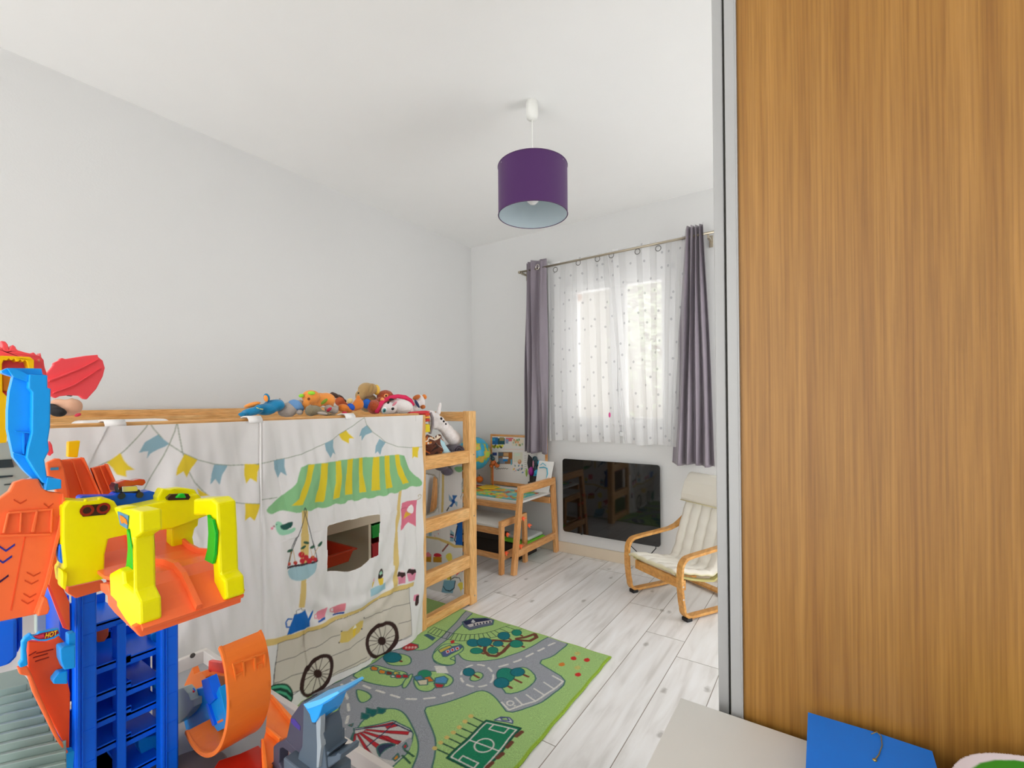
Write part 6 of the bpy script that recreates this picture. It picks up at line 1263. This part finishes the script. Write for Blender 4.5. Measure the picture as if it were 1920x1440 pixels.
part('gate_block', LBL, ([(122, 1412), (140, 1408), (136, 1460), (122, 1460)], 'x', -1.13, -.02))
part('long_ramp', DOR, ([(52, 1202), (66, 1203), (86, 1204), (110, 1192), (128, 1212), (113, 1220), (114, 1245), (124, 1262), (132, 1300), (130, 1412), (112, 1380), (62, 1290), (52, 1262), (52, 1248)], 'x', -1.15, -.012))
part('ramp_wall', ORG, ([(33, 1252), (52, 1250), (60, 1265), (78, 1310), (110, 1380), (128, 1410), (128, 1420), (104, 1385), (62, 1300), (52, 1268), (37, 1265)], 'x', -1.13, -.012), bevel=.002)
mb = MB()
for x0_, x1_, y_ in ((54, 68, 1228), (68, 100, 1224), (62, 90, 1232), (66, 92, 1239)): mb.slab([(x0_, y_+1), (x1_, y_-7), (x1_, y_-5.5), (x0_, y_+2.5)], 'x', -1.148, -.002)
mb.build('ramp_slot', plas('slot_red', '#8c1c14'), ga)
# ribbed grey ramp
ZG = .60
RIB = plas('ramp_grey_plastic', '#879a94')
part('ribbed_ramp', RIB, ([(-10, 1264), (35, 1253), (52, 1272), (62, 1292), (104, 1386), (124, 1398), (126, 1500), (-10, 1500)], 'z', ZG, -.008))
mb = MB()
for k in range(11):
    y = 1290+k*15+k*k*.35; xr = np.interp(y-12, [1264, 1290, 1388, 1400, 1600], [40, 60, 104, 124, 126])
    mb.slab([(-10, y+3), (xr, y-xr*.22+2), (xr, y-xr*.22+4), (-10, y+6.5)], 'z', ZG+.014, -.014)
mb.slab([(60, 1288), (64, 1288), (108, 1386), (104, 1388)], 'z', ZG+.006, -.006)
mb.build('ramp_rib', RIB, ga, bevel=.001)
mb = MB()
a_ = P(60, 1440, 'z', ZG); mb.box((a_[0]-.12, a_[1]-.04, TT), (a_[0]-.08, a_[1]+.0, ZG-.009)); mb.build('ramp_support', TEA, ga)
# toy car on the roof
tcz = P(240, 930, 'x', -1.155)
tcr = thing('toy_race_car', 'small toy race car with red translucent body on top of the yellow garage roof', 'toy car', tuple(tcz))
MB().slab([(214, 912), (220, 905), (235, 900), (250, 901), (262, 898), (272, 899), (274, 905), (268, 911), (258, 910), (240, 912), (228, 914), (216, 916)], 'x', -1.15, -.022).build('car_body', mat('clear_red', '#c83c1e', .12, coat=.6), tcr, bevel=.003, seg=3)
MB().slab([(214, 913), (219, 906), (222, 908), (222, 924), (216, 922)], 'x', -1.145, -.03).slab([(218, 918), (262, 918), (268, 929), (222, 931)], 'x', -1.15, -.03).build('chassis', mat('car_black', '#1c2034', .3, coat=.4), tcr, bevel=.001)
MB().slab([(228, 912), (258, 911), (259, 921), (229, 923)], 'x', -1.147, -.018).build('engine', mat('car_chrome', '#c8c6c0', .15, metal=1), tcr, bevel=.0015)
mb = MB()
for x, y in ((228, 930), (262, 928)): mb.lathe([(0, .001), (.006, .001), (.006, -.005), (0, -.005)], P(x, y, 'x', -1.143), 16, ax=(1, 0, 0))
mb.build('wheel', mat('car_black', '#1c2034', .3), tcr)

# ------------------------------------------------------------------ loop track
lp2 = thing('toy_loop_track', 'orange toy loop track with blue launcher at the rear of the play table', 'toy track', (-1.2, .5, TT))
YL = .46
prl = [P(x, y, 'y', YL) for x, y in ((412, 1214), (418, 1228), (424, 1255), (428, 1290), (430, 1325), (427, 1362), (418, 1395), (404, 1414), (386, 1418), (368, 1406), (356, 1388), (349, 1372))]
wL = P(488, 1181, 'x', prl[0][0])[1]-YL
zb = min(p[2] for p in prl); 
def band(path, y, w, th, nm, m_, par): 
    return MB().strip([(p[0], y+w/2, p[2]) for p in path], w, th, (0, 1, 0)).build(nm, m_, par, bevel=.001)
ORG2 = plas('loop_orange_plastic', '#ff8434')
# smooth the path
def chaik(q, n=2):
    q = [np.array(p) for p in q]
    for _ in range(n):
        r_ = [q[0]]
        for a, b in zip(q[:-1], q[1:]): r_ += [.75*a+.25*b, .25*a+.75*b]
        q = r_+[q[-1]]
    return q
pl2 = chaik(prl)
band(pl2, YL, wL, .005, 'loop_band', ORG2, lp2)
for yy in (YL-.002, YL+wL-.004): 
    MB().strip([(p[0]-.002, yy+.003, p[2]+.0) for p in pl2], .006, .009, (0, 1, 0)).build('loop_edge', ORG2, lp2, bevel=.001)
em = MB()
for q in ([(437, 1245), (458, 1238), (458, 1240), (437, 1247)], [(437, 1247), (439, 1247), (447, 1285), (444, 1286)], [(458, 1238), (498, 1222), (498, 1225), (458, 1241)], [(496, 1224), (499, 1223), (498, 1262), (495, 1263)], [(444, 1284), (497, 1261), (497, 1264), (444, 1287)], [(455, 1240), (458, 1240), (461, 1278), (458, 1279)], [(477, 1232), (480, 1231), (481, 1270), (478, 1271)], [(443, 1265), (456, 1258), (456, 1260), (443, 1268)], [(484, 1246), (493, 1243), (494, 1260), (491, 1261), (490, 1248), (487, 1249), (487, 1262), (484, 1263)]):
    em.slab(q, 'x', float(np.interp(0, [0], [pl2[12][0]]))+.004, -.004)
em.build('loop_relief', ORG2, lp2)
def lpart(nm, m_, *sl, bevel=.0015):
    for px, ax, val, th in sl: o = MB().slab(px, ax, val, th).build(nm, m_, lp2, bevel=bevel)
    return o
lpart('launcher', LBL, ([(344, 1350), (352, 1322), (362, 1308), (368, 1292), (380, 1290), (400, 1312), (410, 1288), (424, 1345), (420, 1366), (362, 1393), (350, 1375)], 'y', YL+.05, .02))
lpart('launcher_arm', BLU, ([(377, 1276), (390, 1270), (403, 1312), (392, 1322), (384, 1310)], 'y', YL+.044, .02), ([(385, 1320), (389, 1319), (402, 1360), (398, 1362)], 'y', YL+.044, .02))
mb = MB()
for x, y in ((364, 1297), (368, 1312)): mb.lathe([(0, .004), (.004, .004), (.004, 0)], P(x, y, 'y', YL+.044), 14, ax=(0, -1, 0))
mb.build('red_pin', plas('red_pin', '#e0303c'), lp2)
mb = MB()
for x, y in ((364, 1297), (368, 1312)): mb.lathe([(0, .002), (.009, .002), (.009, 0)], P(x, y, 'y', YL+.046), 16, ax=(0, -1, 0))
mb.build('pin_boss', BLU, lp2)
lpart('launcher_slot', ORG2, ([(362, 1374), (373, 1369), (374, 1374), (364, 1379)], 'y', YL+.049, .002), ([(407, 1353), (417, 1348), (418, 1352), (408, 1357)], 'y', YL+.049, .002), bevel=0)
lpart('start_ramp', ORG2, ([(345, 1285), (360, 1252), (364, 1264), (378, 1260), (386, 1270), (384, 1290), (362, 1312), (352, 1308)], 'y', YL+.09, .015), ([(390, 1262), (420, 1268), (424, 1300), (408, 1302), (398, 1290), (388, 1280)], 'y', YL+.10, .02))
lpart('start_flap', plas('coral_plastic', '#ff6a58'), ([(391, 1239), (414, 1243), (420, 1262), (420, 1270), (390, 1264)], 'y', YL+.11, .01))
lpart('grey_bracket', TEA, ([(334, 1292), (343, 1290), (352, 1300), (356, 1312), (362, 1312), (362, 1326), (352, 1342), (340, 1352), (334, 1358), (330, 1340)], 'y', YL+.03, .02))
lpart('exit_track', ORG2, ([(503, 1300), (520, 1322), (545, 1342), (548, 1362), (530, 1400), (505, 1448), (492, 1448), (490, 1400), (498, 1370)], 'z', TT+.10, -.008), bevel=.002)
mb = MB()
for q in ([(506, 1300), (512, 1303), (550, 1345), (544, 1350)], [(498, 1362), (502, 1360), (528, 1382), (524, 1386)], [(490, 1385), (495, 1384), (502, 1440), (496, 1442)]): mb.slab(q, 'z', TT+.112, -.016)
mb.build('track_curb', ORG2, lp2, bevel=.001)
a_ = P(515, 1385, 'z', TT+.09); MB().box((a_[0]-.02, a_[1]-.02, TT), (a_[0]+.02, a_[1]+.02, TT+.091)).build('track_support', plas('dark_red_plastic', '#c02818'), lp2)
lpart('red_base', plas('dark_red_plastic', '#c02818'), ([(395, 1448), (410, 1425), (450, 1412), (485, 1396), (500, 1415), (505, 1460), (440, 1475)], 'z', TT+.045, -.043), bevel=.003)
cdk = P(350, 1440, 'z', TT+.01); o = MB().lathe([(0, .012), (.075, .012), (.08, .006), (.08, 0), (0, 0)], (cdk[0]+.02, cdk[1]-.01, TT+.001), 40).build('dark_disc', mat('dark_disc', '#6b5f60', .6), loc=(cdk[0], cdk[1], TT), smooth=False); tag(o, 'flat dark round disc under the orange loop track', 'disc')

# ------------------------------------------------------------------ grey toy tower with blue beak
gtw = thing('toy_rescue_tower', 'dark grey toy tower with bright blue top flap beside the orange loop', 'toy', (-1.0, .5, TT))
YG = .50
DG, MG = plas('dark_grey_plastic', '#4a4858'), plas('mid_grey_plastic', '#566370')
def gp(nm, m_, *sl, bevel=.002):
    mb = MB()
    for px, ax, val, th in sl: mb.slab(px, ax, val, th)
    return mb.build(nm, m_, gtw, bevel=bevel)
gp('tower_body', DG, ([(564, 1318), (569, 1314), (572, 1345), (570, 1400), (563, 1414), (536, 1388), (545, 1345)], 'y', YG, .03))
gp('tower_front', MG, ([(569, 1316), (576, 1325), (584, 1356), (592, 1358), (600, 1352), (606, 1375), (608, 1405), (612, 1445), (555, 1445), (560, 1412), (566, 1400)], 'y', YG-.006, .04))
gp('tower_rib', plas('pale_grey_plastic', '#9aa4ac'), ([(592, 1350), (598, 1338), (601, 1345), (600, 1380), (602, 1400), (597, 1440), (593, 1440), (594, 1400)], 'y', YG-.012, .01), bevel=.001)
gp('blue_flap', plas('sky_blue_plastic', '#2a9cf0'), ([(567, 1322), (600, 1312), (632, 1297), (636, 1301), (620, 1314), (605, 1322), (597, 1345), (590, 1356), (584, 1355), (580, 1340), (570, 1324)], 'y', YG-.016, .05))
gp('blue_flap_top', plas('pale_blue_plastic', '#5fb8f5'), ([(568, 1321), (600, 1311), (632, 1296), (636, 1300), (600, 1322), (577, 1330)], 'y', YG-.018, .052), bevel=.001)
gp('side_arm', DG, ([(512, 1400), (518, 1394), (535, 1386), (562, 1412), (556, 1420), (530, 1402), (524, 1404), (523, 1432), (529, 1442), (505, 1445), (503, 1436), (512, 1428)], 'y', YG+.004, .02))
gp('sticker', plas('violet_sticker', '#4a3a8c'), ([(545, 1347), (552, 1348), (563, 1362), (562, 1370), (552, 1362), (545, 1354)], 'y', YG-.0005, .001), bevel=0)
gp('base_ring', MG, ([(604, 1385), (611, 1388), (611, 1408), (618, 1412), (612, 1420), (628, 1418), (632, 1412), (639, 1415), (637, 1425), (612, 1442), (606, 1442)], 'y', YG-.002, .04))
gp('blue_piece', LBL, ([(543, 1428), (553, 1428), (553, 1450), (543, 1450)], 'y', YG+.0, .02))
pb_ = P(590, 1440, 'y', YG); MB().box((pb_[0]-.07, YG-.02, TT), (pb_[0]+.04, YG+.05, pb_[2]+.002)).build('tower_base', MG, gtw, bevel=.003)
S.view_layers[0].update()
